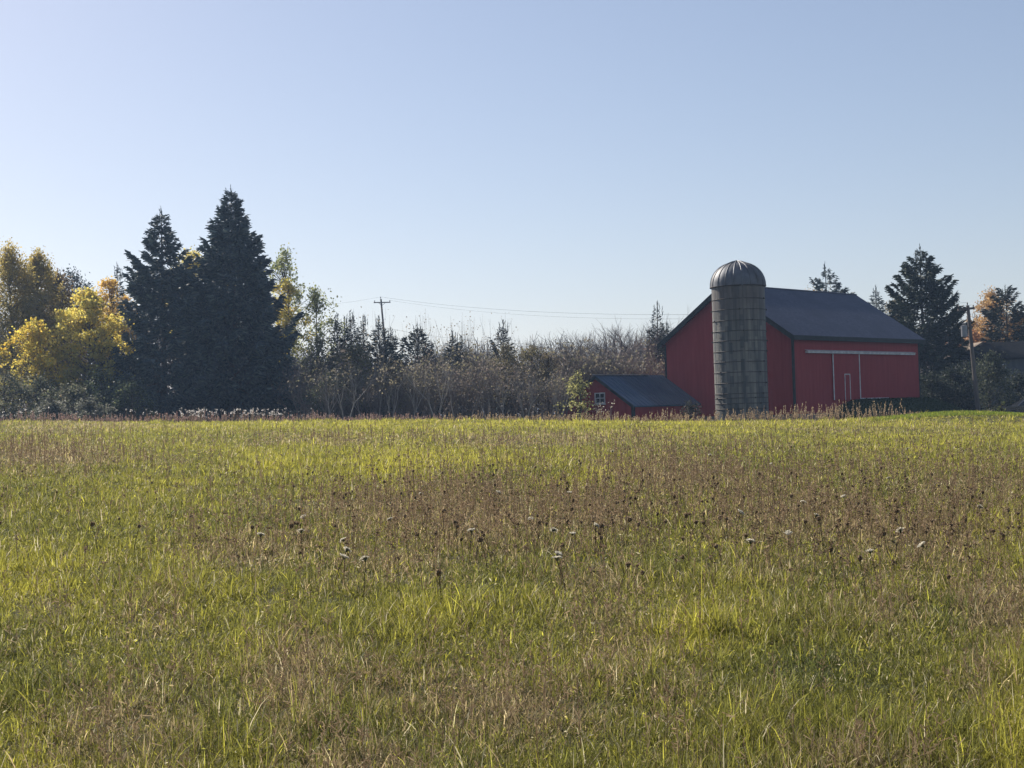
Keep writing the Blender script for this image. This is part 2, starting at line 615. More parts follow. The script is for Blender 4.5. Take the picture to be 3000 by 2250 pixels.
# ------------------------------------------------------------------ field colour map (what grows where)
S = 1.356
BROWN = [(1000, 1112, 300, 70, 1.0), (1250, 1100, 200, 60, .9), (1750, 1090, 260, 80, .8), (1980, 1150, 260, 80, 1.0), (1450, 1010, 190, 50, .8), (560, 1165, 190, 40, .8),
         (850, 1180, 180, 45, .8), (90, 975, 170, 30, .9), (150, 918, 260, 14, .7), (1230, 945, 330, 18, .7), (700, 940, 250, 14, .5), (1900, 920, 300, 14, .35), (1330, 1370, 130, 90, .9),
         (1090, 1480, 240, 70, 1.0), (640, 1440, 90, 110, .7), (240, 1520, 170, 80, .8), (1900, 1290, 90, 60, .6), (2170, 1270, 110, 90, .9), (1480, 1430, 120, 90, .7), (780, 1610, 170, 60, .8),
         (1850, 1600, 240, 60, .9), (1500, 1590, 120, 50, .6), (320, 1310, 90, 50, .6), (100, 1290, 70, 40, .5), (1650, 1490, 90, 60, .5), (2120, 1440, 100, 80, .6), (1280, 1230, 120, 40, .7), (750, 1220, 120, 40, .6),
         (1700, 1190, 130, 40, .7), (2050, 1060, 220, 50, .5), (1650, 1040, 200, 40, .5)]
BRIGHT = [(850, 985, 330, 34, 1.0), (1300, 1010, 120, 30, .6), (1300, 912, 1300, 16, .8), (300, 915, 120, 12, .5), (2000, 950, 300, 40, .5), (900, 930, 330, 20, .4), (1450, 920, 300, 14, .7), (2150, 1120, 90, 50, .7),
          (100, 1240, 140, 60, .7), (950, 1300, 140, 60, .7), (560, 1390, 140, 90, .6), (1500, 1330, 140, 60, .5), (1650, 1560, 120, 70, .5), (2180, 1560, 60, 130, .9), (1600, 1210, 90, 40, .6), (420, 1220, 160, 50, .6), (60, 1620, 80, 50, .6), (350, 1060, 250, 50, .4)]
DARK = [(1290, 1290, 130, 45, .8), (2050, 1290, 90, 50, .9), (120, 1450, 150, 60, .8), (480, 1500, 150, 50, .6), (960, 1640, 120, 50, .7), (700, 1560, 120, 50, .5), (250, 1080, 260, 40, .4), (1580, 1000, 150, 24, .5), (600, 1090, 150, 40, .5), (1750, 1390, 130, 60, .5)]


def patch(u, v, L_):
    r = np.zeros_like(u)
    for (a, b, w, h, k) in L_:
        d = ((u / S - a) / w) ** 2 + ((v / S - b) / h) ** 2
        r = np.maximum(r, k * np.exp(-d * 0.9))
    return r


def field(x, y):
    z = ground_z(x, y) + 0.15
    u, v = project(x, y, z)
    yy = np.maximum(y, 1)
    n1 = vnoise(x, y * 0.7, 2.2, 1) * 0.6 + vnoise(x, y * .7, 0.8, 2) * 0.4
    n2 = vnoise(x, y * 0.7, 1.5, 5) * 0.6 + vnoise(x, y * .7, 0.55, 6) * 0.4
    n3 = vnoise(x, y * 0.7, 1.1, 8)
    b = np.clip(patch(u, v, BROWN) * 1.1 + (n1 - 0.5) * 1.0 - 0.14, 0, 1)
    g = np.clip(patch(u, v, BRIGHT) * 1.1 + (n2 - 0.5) * 1.2 + 0.02, 0, 1)
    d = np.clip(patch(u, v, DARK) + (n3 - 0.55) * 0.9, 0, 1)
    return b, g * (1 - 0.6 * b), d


# ------------------------------------------------------------------ meadow grass
rng = np.random.default_rng(11)
C_GREEN = np.array([0.172, 0.172, 0.038])
C_BRIGHT = np.array([0.345, 0.32, 0.05])
C_DARK = np.array([0.07, 0.09, 0.032])
C_TAN = np.array([0.42, 0.335, 0.18])
C_BROWN = np.array([0.18, 0.135, 0.075])


def blade_colours(x, y, n):
    b, g, d = field(x, y)
    r1 = rng.random(n)[:, None]
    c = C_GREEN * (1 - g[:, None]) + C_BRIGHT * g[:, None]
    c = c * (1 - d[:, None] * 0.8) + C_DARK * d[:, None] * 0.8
    dryp = np.clip(0.07 + 0.75 * b, 0, 0.82)
    dry = (rng.random(n) < dryp)[:, None]
    dc = C_BROWN * (1 - r1) + C_TAN * r1
    c = np.where(dry, dc, c)
    # spring of individual blades: some yellowed, some deep green
    y_ = (rng.random(n) < 0.14)[:, None] & ~dry
    c = np.where(y_, C_BRIGHT * 1.05, c)
    c = c * np.interp(y, [8, 30, 55, 80], [1.0, 1.12, 1.35, 1.4])[:, None]     # blade colour is brightened towards the far part of the field
    c = c * np.clip(np.exp(rng.normal(-.05, 1.0, n) * np.interp(y, [7, 25, 60], [.42, .33, .22]))[:, None], .25, 2.6)
    pale = (rng.random(n) < .035)[:, None]                       # bleached straws
    c = np.where(pale, np.array([0.62, 0.55, 0.36]), c)
    return np.clip(c, 0, 0.9), dry[:, 0], b, g


def sample_field(density_k, power, y0, y1, half=0.40, extra=3.0):
    ys = np.linspace(y0, y1, 400)
    w = density_k * (8.0 / ys) ** power * 2 * (half * ys + extra)
    n = int(np.sum((w[1:] + w[:-1]) * 0.5 * np.diff(ys)))
    cdf = np.cumsum(w)
    cdf /= cdf[-1]
    y = np.interp(rng.random(n), cdf, ys)
    x = rng.uniform(-1, 1, n) * (half * y + extra)
    return x, y


def blades(mbx, x, y, length, width, lean, az, col):
    """lean: how far (radians) each blade's tip has bowed away from upright"""
    n = len(x)
    z = ground_z(x, y)
    c = np.stack([x, y, z], 1)
    h = np.stack([np.cos(az), np.sin(az), np.zeros(n)], 1)
    tw = rng.normal(0, .7, n)
    s = np.stack([-np.sin(az + tw), np.cos(az + tw), np.zeros(n)], 1)
    pts = []
    a0 = np.clip(lean * .45, 0, 1.45)
    step = (lean - a0) / 2
    for k, wf in enumerate((1.0, 0.9, 0.6, 0.0)):
        if k:
            a = np.clip(a0 + step * (k - 1), 0, 1.75)
            d = h * np.sin(a)[:, None]
            d[:, 2] += np.cos(a)
            c = c + d * (length * (.36, .34, .30)[k - 1])[:, None]
        if wf > 0:
            pts += [c - s * (width * wf * .5)[:, None], c + s * (width * wf * .5)[:, None]]
        else:
            pts += [c]
    v = np.stack(pts, 1).reshape(-1, 3)
    i = (np.arange(n) * 7)[:, None]
    q = np.concatenate([i + np.array([[0, 1, 3, 2]]), i + np.array([[2, 3, 5, 4]])])
    t_ = i + np.array([[4, 5, 6]])
    mbx.add(v, q, t_, np.repeat(col, 7, 0))


mb = MB()
# tufts: blades radiating from shared roots
tx, ty = sample_field(300, 1.62, 5.2, 83)
nt_ = len(tx)
per = rng.integers(8, 19, nt_)
idx = np.repeat(np.arange(nt_), per)
n = len(idx)
spread_ = 0.035 * (np.maximum(ty, 8) / 8) ** 0.55
ang = rng.uniform(0, 2 * math.pi, n)
rr = np.abs(rng.normal(0, 1, n)) * spread_[idx]
x = tx[idx] + np.cos(ang) * rr
y = ty[idx] + np.sin(ang) * rr
ttint = rng.uniform(0.75, 1.25, nt_)
tl = rng.gamma(9, 1 / 9, nt_)
col, dry, b_, g_ = blade_colours(x, y, n)
col *= ttint[idx][:, None]
hump_ = (0.38 + 1.15 * vnoise(x, y, 0.8, 41)) * (0.6 + 0.75 * vnoise(x, y, 0.3, 42))
length = (0.105 + 0.04 * g_) * np.interp(y, [6, 14, 30], [.92, .95, 1.05]) * tl[idx] * hump_ * rng.uniform(0.5, 1.25, n)
width = 0.0054 * (np.maximum(y, 7) / 8) ** 0.74 * rng.uniform(0.6, 1.4, n)
lean = np.clip(np.abs(rng.normal(1.05, 0.55, n)), 0.05, 2.5)
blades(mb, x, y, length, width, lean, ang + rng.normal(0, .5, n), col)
# single blades and fallen stalks filling the gaps
x, y = sample_field(1300, 1.62, 5.2, 83)
n = len(x)
col, dry, b_, g_ = blade_colours(x, y, n)
length = 0.085 * rng.gamma(6, 1 / 6, n)
width = 0.0042 * (np.maximum(y, 7) / 8) ** 0.74 * rng.uniform(0.6, 1.4, n)
lean = np.clip(np.abs(rng.normal(1.4, 0.6, n)), 0, 2.6)
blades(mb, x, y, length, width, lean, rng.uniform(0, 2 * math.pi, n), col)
# coarser growth beyond both sides of the picture
x, y = sample_field(260, 1.5, 1.5, 90, 0.9, 10)
kp = np.abs(x) > 0.40 * y + 2.6
x, y = x[kp], y[kp]
n = len(x)
col, dry, b_, g_ = blade_colours(x, y, n)
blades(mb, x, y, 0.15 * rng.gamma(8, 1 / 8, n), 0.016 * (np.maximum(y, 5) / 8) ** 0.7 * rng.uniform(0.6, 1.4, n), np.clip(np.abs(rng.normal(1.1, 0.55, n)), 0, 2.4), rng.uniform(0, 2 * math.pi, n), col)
# small leaves of low herbs and curled dry scraps between the blades
x, y = sample_field(550, 1.8, 5.2, 60)
n = len(x)
col, dry, b_, g_ = blade_colours(x, y, n)
pos = np.stack([x, y, ground_z(x, y) + 0.10 * rng.random(n) ** .8 * (0.4 + vnoise(x, y, .7, 44))], 1)
mb.leaves(pos, 0.026 * (np.maximum(y, 7) / 8) ** 0.8, col, rng, .26, .2)
tag(mb.build('meadow_grass', M['grass']), 'yellow-green and tan meadow grass covering the whole field', 'grass', kind='stuff')

# dry fine-branched weeds standing through the grass, mostly in the brown patches
mb = MB()
x, y = sample_field(165, 1.5, 5.5, 82)
b_, g_, d_ = field(x, y)
keep = rng.random(len(x)) < np.clip(b_ * 1.05 + 0.03, 0, 1) * np.interp(y, [5, 14, 18, 40, 55, 70], [.34, .38, .72, .68, .28, .08])
x, y = x[keep], y[keep]
n = len(x)
z = ground_z(x, y)
hgt = rng.uniform(0.16, 0.44, n) * np.where(y < 15, 0.8, 1.25)
lw = 0.0022 * (np.maximum(y, 8) / 8) ** 0.8
leanx, leany = rng.normal(0, .09, n), rng.normal(0, .09, n)
dv = np.stack([leanx, leany, np.ones(n)], 1)
dv /= np.linalg.norm(dv, axis=1, keepdims=True)
sd = np.stack([np.ones(n), np.zeros(n), np.zeros(n)], 1)
cs = pal(rng, n, [(0.165, 0.115, 0.065), (0.24, 0.175, 0.10), (0.09, 0.065, 0.04)])
base = np.stack([x, y, z], 1)
mb.strips(base, dv, sd, hgt, lw * 1.4, lw * .7, cs)
k = 9
ti = np.repeat(np.arange(n), k)
tt = rng.uniform(0.45, 1.0, n * k)
bp = base[ti] + dv[ti] * (hgt[ti] * tt)[:, None]
bd = rng.normal(size=(n * k, 3))
bd[:, 2] = np.abs(bd[:, 2]) + 0.3
bd /= np.linalg.norm(bd, axis=1, keepdims=True)
bl = rng.uniform(0.02, 0.06, n * k) * (1.25 - tt)* 1.6
sd2 = np.cross(bd, np.array([0.3, 1.0, 0.1]))
sd2 /= np.linalg.norm(sd2, axis=1, keepdims=True)
cb_ = pal(rng, n * k, [(0.26, 0.18, 0.11), (0.17, 0.115, 0.07), (0.38, 0.285, 0.18)])
mb.strips(bp, bd, sd2, bl, lw[ti] * 1.3, lw[ti] * 2.0, cb_)
tag(mb.build('dry_weeds', M['dry']), 'reddish brown dry weeds standing in patches through the grass', 'dry weeds', kind='stuff')

# ------------------------------------------------------------------ umbel seed heads (each its own thing)


def stem_mesh(seed, h):
    g = np.random.default_rng(seed)
    b = MB()
    t = np.linspace(0, 1, 6)
    bx, by = g.normal(0, .05), g.normal(0, .05)
    pts = np.stack([bx * t ** 2, by * t ** 2, h * t], 1)
    b.tube(pts, np.linspace(0.0042, 0.0026, 6), 4, (0.12, 0.09, 0.05))
    for j in range(3):
        f = g.uniform(.35, .8)
        a = g.uniform(0, 6.28)
        p0 = np.array([bx * f * f, by * f * f, h * f])
        p1 = p0 + np.array([math.cos(a), math.sin(a), 1.4]) * g.uniform(.04, .09)
        b.tube([p0, (p0 + p1) / 2 + [0, 0, -.005], p1], [.002, .0017, .0014], 3, (0.12, 0.09, 0.05))
    return b.mesh('weed_stem'), pts[-1]


def cup_mesh(seed, r, closed):
    """curled-in umbel: rays arch out and back over, seeds at their tips"""
    g = np.random.default_rng(seed)
    b = MB()
    for j in range(22):
        a = j * 2 * math.pi / 22 + g.normal(0, .1)
        ro = r * g.uniform(.75, 1.1)
        t = np.linspace(0, 1, 5)
        rad = ro * np.sin(t * math.pi * closed)
        zz = ro * 1.5 * (1 - np.cos(t * math.pi * .62))
        pts = np.stack([np.cos(a) * rad, np.sin(a) * rad, zz], 1)
        b.tube(pts, [.0022, .002, .002, .0025, .004], 3, pal(g, 1, [(0.22, 0.155, 0.095), (0.34, 0.25, 0.15)])[0])
        tip = pts[-1] + g.normal(0, .006, (9, 3))
        b.leaves(tip, .014, pal(g, 9, [(0.27, 0.19, 0.115), (0.12, 0.082, 0.05), (0.50, 0.39, 0.25)]), g, .8)
    return b.mesh('seed_head')


def flower_mesh(seed, r):
    g = np.random.default_rng(seed)
    b = MB()
    for j in range(26):
        a = g.uniform(0, 6.28)
        ro = r * math.sqrt(g.random())
        p = np.array([math.cos(a) * ro, math.sin(a) * ro, .035 - ro * ro * 2])
        b.tube([(0, 0, 0), p * [.6, .6, .5], p], [.0015, .0012, .001], 3, (0.14, 0.16, 0.06))
        pp = p + g.normal(0, 1, (12, 3)) * [.008, .008, .003]
        b.leaves(pp, .013, pal(g, 12, [(0.74, 0.70, 0.60), (0.6, 0.55, 0.44)], jit=.1), g, .9, .5)
    return b.mesh('flower_head')


heads = []
for j in range(6):
    st, tip = stem_mesh(100 + j, [0.24, 0.30, 0.35, 0.28, 0.38, 0.32][j])
    st.materials.append(M['dry'])
    hm = cup_mesh(200 + j, [.015, .018, .0135, .019, .0145, .0165][j], [.8, .72, .85, .66, .78, .9][j])
    hm.materials.append(M['dry'])
    heads.append((st, hm, tip))
flowers = []
for j in range(3):
    st, tip = stem_mesh(300 + j, [0.28, 0.32, 0.35][j])
    st.materials.append(M['dry'])
    fm = flower_mesh(320 + j, [.024, .029, .021][j])
    fm.materials.append(M['leaf'])
    flowers.append((st, fm, tip))


def put_head(x, y, protos, name, child, label, cat, group, k, sc_=1.0):
    st, hm, tip = protos[k % len(protos)]
    o = link(name, st)
    o.location = (x, y, float(ground_z(x, y)) - 0.01)
    o.rotation_euler = (random.gauss(0, .06), random.gauss(0, .06), random.uniform(0, 6.28))
    o.scale = (sc_, sc_, sc_ * random.uniform(.85, 1.12))
    tag(o, label, cat, group)
    c = link(child, hm, o)
    c.location = tip
    c.rotation_euler = (random.gauss(0, .35), random.gauss(0, .35), random.uniform(0, 6.28))
    return o


random.seed(5)
pts = []
rngh = np.random.default_rng(21)
while len(pts) < 300:
    px = rngh.uniform(-40, 3040)
    py = rngh.choice([rngh.uniform(1265, 1420), rngh.uniform(1380, 1560), rngh.uniform(1400, 1700), rngh.uniform(1500, 2150)], p=[.25, .42, .28, .05])
    d = patch(np.array([px]), np.array([py]), [(1050, 1060, 350, 90, 1), (1700, 1050, 420, 110, 1), (2050, 1080, 200, 120, .9), (1350, 1100, 250, 100, .9), (800, 1000, 200, 40, .5), (400, 1120, 300, 80, .15)])[0]
    if rngh.random() > d + 0.04:
        continue
    x, y = hit(px, py, 0.31)
    if y > 70 or y < 11 or any((x - a) ** 2 + (y - b) ** 2 < 0.03 for a, b in pts):
        continue
    pts.append((x, y))
for i, (x, y) in enumerate(pts):
    put_head(x, y, heads, 'seed_head_weed', 'seed_head', 'dried dark brown umbel seed head curled up on a stalk above the grass', 'seed head', 'dried umbel seed heads in the meadow', i, random.uniform(.75, 1.1))
WH = [(2660, 1319), (1585, 1527), (1742, 1542), (1644, 1621), (1654, 1647), (2078, 1346), (1788, 1326), (2149, 1510), (2205, 1619), (1661, 1556), (1602, 1546), (1663, 1451), (2486, 1454), (2618, 1570), (2308, 1570), (2402, 1502),
      (2882, 1478), (2357, 1482), (2563, 1604), (2679, 1600), (2596, 1400), (2263, 1351), (899, 1519), (886, 1566), (1021, 1580), (1469, 1446), (1370, 1570), (1235, 1441), (787, 1583), (1006, 1621), (1126, 1514), (977, 1632), (1062, 1671)]
for i, (px, py) in enumerate(WH):
    x, y = hit(px, py, 0.32)
    put_head(x, y, flowers, 'white_umbel_flower', 'flower_head', 'pale whitish umbel flower head among the brown seed heads', 'flower', 'pale umbels still in flower', i, 1.0 if y < 30 else 1.25)
# the many smaller, farther seed heads nobody could count
mb = MB()
x, y = sample_field(26, 1.3, 12, 74, 0.38, 1)
u, v = project(x, y, ground_z(x, y) + .4)
dens = patch(u, v, [(1050, 1040, 420, 90, .8), (1700, 1030, 500, 120, 1), (2050, 1050, 300, 150, .9), (1900, 950, 400, 40, .5), (500, 1000, 500, 60, .2)])
kp = rng.random(len(x)) < dens + .03
x, y = x[kp], y[kp]
n = len(x)
hh = rng.uniform(.2, .36, n)
base = np.stack([x, y, ground_z(x, y)], 1)
dvv = np.stack([rng.normal(0, .1, n), rng.normal(0, .1, n), np.ones(n)], 1)
mb.strips(base, dvv, np.tile([1.0, 0, 0], (n, 1)), hh, np.full(n, .008), np.full(n, .006), pal(rng, n, [(0.12, 0.09, 0.05)]))
tp = base + dvv * hh[:, None]
ti = np.repeat(np.arange(n), 14)
mb.leaves(tp[ti] + rng.normal(0, 1, (len(ti), 3)) * [.017, .017, .018], .026, pal(rng, len(ti), [(0.16, 0.11, 0.07), (0.08, 0.055, 0.035), (0.34, 0.25, 0.16)]), rng, .8)
tag(mb.build('far_seed_heads', M['dry']), 'scatter of small dried seed heads over the farther part of the meadow', 'seed heads', kind='stuff')

# ------------------------------------------------------------------ weeds along the far edge of the field
mb = MB()
n = 1900
x = rng.uniform(-36, 36, n)
y = rng.uniform(80.0, 87, n)
u, v = project(x, y, ground_z(x, y))
cl = vnoise(x, y * .2, 1.3, 31)
tall = np.interp(u, [0, 300, 600, 1100, 1500, 1700, 2050, 2150, 2450, 2640, 2700, 3000], [.42, .38, .42, .38, .38, .46, .5, .55, .75, .6, .12, .12])
kp = rng.random(n) < np.where(u > 2690, 0.06, 1.0)
x, y, u, cl, tall = x[kp], y[kp], u[kp], cl[kp], tall[kp]
n = len(x)
hh = tall * 1.35 * rng.uniform(.45, 1.15, n) * (0.5 + 0.8 * cl)
z = ground_z(x, y)
base = np.stack([x, y, z], 1)
dvv = np.stack([rng.normal(0.03, .13, n), rng.normal(0, .1, n), np.ones(n)], 1)
cst = pal(rng, n, [(0.17, 0.12, 0.08), (0.22, 0.17, 0.10), (0.13, 0.085, 0.065)])
side = np.tile([1.0, 0, 0], (n, 1))
mb.strips(base, dvv, side, hh, np.full(n, .022), np.full(n, .016), cst)
ti = np.repeat(np.arange(n), 16)
tt = rng.uniform(.5, 1.08, len(ti))
pos = base[ti] + dvv[ti] * (hh[ti] * tt)[:, None] + rng.normal(0, 1, (len(ti), 3)) * (0.028 * (1.3 - tt))[:, None] * [1, 1, .5]
pinkish = (u[ti] < 1300)[:, None]
c1 = pal(rng, len(ti), [(0.48, 0.35, 0.22), (0.58, 0.45, 0.28), (0.33, 0.24, 0.15)])
c2 = pal(rng, len(ti), [(0.38, 0.25, 0.21), (0.50, 0.37, 0.31), (0.23, 0.135, 0.12)])
mb.leaves(pos, .075, np.where(pinkish, c2, c1), rng, .6)
# leafy lower growth
ti = np.repeat(np.arange(n), 5)
pos = base[ti] + rng.normal(0, 1, (len(ti), 3)) * [.12, .12, .04] + np.array([0, 0, 1.0]) * (hh[ti] * rng.uniform(.02, .35, len(ti)))[:, None]
mb.leaves(pos, .09, pal(rng, len(ti), [(0.13, 0.09, 0.07), (0.09, 0.075, 0.045), (0.2, 0.15, 0.09)]), rng, .4)
tag(mb.build('edge_weeds', M['dry']), 'tan and pinkish plumed weeds along the far edge of the field', 'weeds', kind='stuff')
# white fluffy weeds under the spruces
mb = MB()
n = 180
u = np.concatenate([rng.normal(580, 30, 60), rng.normal(740, 55, 80), rng.normal(420, 50, 14), rng.normal(60, 40, 14), rng.uniform(250, 1000, 12)])
y = rng.uniform(80.5, 86, n)
x = np.array([at(a, 1215, b)[0] for a, b in zip(u, y)])
z = ground_z(x, y)
base = np.stack([x, y, z], 1)
hh = rng.uniform(.4, .85, n)
dvv = np.stack([rng.normal(0, .12, n), rng.normal(0, .1, n), np.ones(n)], 1)
mb.strips(base, dvv, np.tile([1.0, 0, 0], (n, 1)), hh, np.full(n, .02), np.full(n, .014), pal(rng, n, [(0.13, 0.1, 0.07)]))
ti = np.repeat(np.arange(n), 7)
mb.leaves(base[ti] + dvv[ti] * hh[ti][:, None] + rng.normal(0, .035, (len(ti), 3)), .05, pal(rng, len(ti), [(0.85, 0.82, 0.78), (0.7, 0.65, 0.6)]), rng, .9)
tag(mb.build('white_fluff_weeds', M['dry']), 'weeds gone to white fluff at the field edge below the spruces', 'weeds', kind='stuff')
# mown lawn on the hump
mb = MB()
n = 26000
x = rng.uniform(19, 38, n)
y = rng.uniform(77, 84, n)
kp = rng.random(n) < np.clip(np.exp(-((x - 25) / 4.5) ** 2) + np.exp(-((x - 30) / 5) ** 2), 0, 1)
x, y = x[kp], y[kp]
n = len(x)
blades(mb, x, y, rng.uniform(.08, .18, n), np.full(n, .035), np.abs(rng.normal(.3, .3, n)), rng.uniform(0, 6.28, n), pal(rng, n, [(0.19, 0.25, 0.03), (0.24, 0.28, 0.04)]))
tag(mb.build('lawn_grass', M['grass']), 'short bright green lawn grass on the hump by the pole', 'grass', kind='stuff')


# ------------------------------------------------------------------ trees
def profile_len(t, shape):
    return np.interp(t, shape[0], shape[1])


def make_spruce(seed, H, Rr, shape, cols, dens=20.0, whorl=0.36, nper=7, asc_top=38, asc_bot=-12, crown_base=0.03, spray=0.42, gap=0.0, droop=0.25, lat_f=.65, turn=.10):
    """returns (trunk mesh, crown mesh) standing at the origin"""
    g = np.random.default_rng(seed)
    tb = MB()
    zz = np.linspace(0, H, 9)
    wob = np.cumsum(g.normal(0, .02, (9, 2)), 0)
    tb.tube(np.concatenate([wob, zz[:, None]], 1), np.linspace(H * .015 + .03, .015, 9), 7)
    cb = MB()
    B, D_, SD, LN, W0, C = [], [], [], [], [], []
    z = H * crown_base
    while z < H * 0.985:
        t = z / H
        Lb = Rr * profile_len(t, shape)
        k = max(4, int(nper * (0.6 + 0.6 * (1 - t))))
        a0 = g.uniform(0, 6.28)
        for j in range(k):
            if g.random() < gap:
                continue
            az = a0 + j * 6.283 / k + g.normal(0, .25)
            L_ = max(0.12, Lb * g.uniform(.68, 1.1))
            if g.random() < .08:
                L_ *= 1.18
            asc = R(asc_bot + (asc_top - asc_bot) * t + g.normal(0, 6))
            hx, hy = math.cos(az), math.sin(az)
            s = np.linspace(0, 1, 6)
            rad = L_ * s * math.cos(asc)
            zz = z + L_ * s * math.sin(asc) - droop * L_ * (s * (1 - s)) + turn * L_ * s ** 3 + g.normal(0, .06)
            pts = np.stack([hx * rad, hy * rad, zz], 1)
            tb.tube(pts, np.linspace(.012 + .006 * L_, .006, 6), 3, cap=False)
            m_ = max(6, int(L_ * dens))
            ss = np.sqrt(g.uniform(0.02, 1.0, m_))
            bp = np.stack([np.interp(ss, s, pts[:, i]) for i in range(3)], 1)
            lat = g.choice([-1, 1], m_)
            latd = np.stack([-hy * lat, hx * lat, np.zeros(m_)], 1)
            tw = np.minimum(lat_f * L_ * (1.02 - ss), 1.0) * g.uniform(.05, .85, m_)
            bp = bp + latd * tw[:, None] + g.normal(0, .05, (m_, 3))
            bp[:, 2] -= tw * g.uniform(.05, .35, m_)
            d = np.stack([hx * np.ones(m_), hy * np.ones(m_), np.full(m_, math.sin(asc) * .6)], 1) * g.uniform(.5, 1.0, (m_, 1)) + latd * g.uniform(.2, .9, (m_, 1))
            d[:, 2] += g.normal(-.12 * droop * 4, .3, m_)
            d /= np.linalg.norm(d, axis=1, keepdims=True)
            e = g.normal(size=(m_, 3))
            sd = np.cross(d, e)
            sd /= np.linalg.norm(sd, axis=1, keepdims=True)
            B.append(bp)
            D_.append(d)
            SD.append(sd)
            ln = spray * g.uniform(.5, 1.2, m_) * min(1.0, .45 + L_ * .3)
            LN.append(ln)
            W0.append(ln * g.uniform(.26, .42, m_))
            C.append(pal(g, m_, cols, jit=.3))
        z += whorl * g.uniform(.75, 1.25) * (1.1 - .45 * t)
    for j in range(5):                       # leader shoots
        a = g.uniform(0, 6.28)
        b0 = np.array([wob[-1, 0] + math.cos(a) * .1 * j, wob[-1, 1] + math.sin(a) * .1 * j, H * (.97 - .012 * j)])
        m_ = 10
        ss = np.linspace(0, .7, m_)
        B.append(b0 + np.stack([np.zeros(m_), np.zeros(m_), ss], 1))
        d = g.normal(0, .35, (m_, 3))
        d[:, 2] = 1
        d /= np.linalg.norm(d, axis=1, keepdims=True)
        D_.append(d)
        sd = np.cross(d, g.normal(size=(m_, 3)))
        SD.append(sd / np.linalg.norm(sd, axis=1, keepdims=True))
        LN.append(np.full(m_, .2))
        W0.append(np.full(m_, .06))
        C.append(pal(g, m_, cols))
    W0 = np.concatenate(W0)
    cb.strips(np.concatenate(B), np.concatenate(D_), np.concatenate(SD), np.concatenate(LN), W0, W0 * .35, np.concatenate(C))
    tm = tb.mesh('trunk')
    tm.materials.append(M['bark'])
    cm = cb.mesh('crown')
    cm.materials.append(M['needle'])
    return tm, cm


def grow(b, g, p, d, L_, r, depth, maxd, spread, nkid, up=.15, sides=4, tips=None, col=None, shrink=(.6, .82)):
    d = d / np.linalg.norm(d)
    n = 4 if depth < 2 else 3
    pts = [p]
    dd = d.copy()
    for i in range(n - 1):
        dd = dd + g.normal(0, .13, 3)
        dd[2] += up * .25
        dd /= np.linalg.norm(dd)
        pts.append(pts[-1] + dd * L_ / (n - 1))
    pts = np.array(pts)
    r1 = r * .62
    b.tube(pts, np.linspace(r, r1, n), sides if depth < 2 else 3, col, cap=False)
    if depth >= maxd:
        if tips is not None:
            tips.append(pts[-1])
            tips.append((pts[-1] + pts[-2]) / 2)
        return
    k = nkid[min(depth, len(nkid) - 1)]
    for i in range(k):
        f = 1.0 if i == 0 else g.uniform(.45, 1.0)
        q = np.array([np.interp(f * (n - 1), np.arange(n), pts[:, a]) for a in range(3)])
        nd = dd + g.normal(0, spread, 3) * (.6 if i == 0 else 1.0)
        nd[2] += up
        grow(b, g, q, nd, L_ * g.uniform(*shrink), r1 * (1.0 if i == 0 else .75), depth + 1, maxd, spread, nkid, up, sides, tips, col, shrink)


def make_bare(seed, H, maxd=5, nkid=(3, 3, 3, 3, 2), spread=.55, up=.2, r=.12, stems=1, leaf=0, leaf_cols=None, leaf_size=.12, lean=.25, first=.3, leaf_trans='leaf'):
    g = np.random.default_rng(seed)
    b = MB()
    tips = []
    for s in range(stems):
        d = np.array([g.normal(0, lean), g.normal(0, lean), 1.0])
        o = np.array([g.normal(0, .25), g.normal(0, .25), -.05]) if stems > 1 else np.array([0, 0, -.05])
        grow(b, g, o, d, H * first * g.uniform(.8, 1.1), r, 0, maxd, spread, nkid, up, 5, tips)
    v = np.concatenate(b.v)
    sc_ = H / v[:, 2].max()
    b.v = [a * np.float32(sc_) for a in b.v]
    wm = b.mesh('branches')
    wm.materials.append(M['twig'])
    lm = None
    if leaf:
        tips = np.array(tips) * sc_
        k = g.choice(len(tips), leaf)
        pos = tips[k] + g.normal(0, H * .028, (leaf, 3))
        lb = MB()
        lb.leaves(pos, leaf_size, pal(g, leaf, leaf_cols, jit=.3), g, .7)
        lm = lb.mesh('foliage')
        lm.materials.append(M[leaf_trans])
    return wm, lm


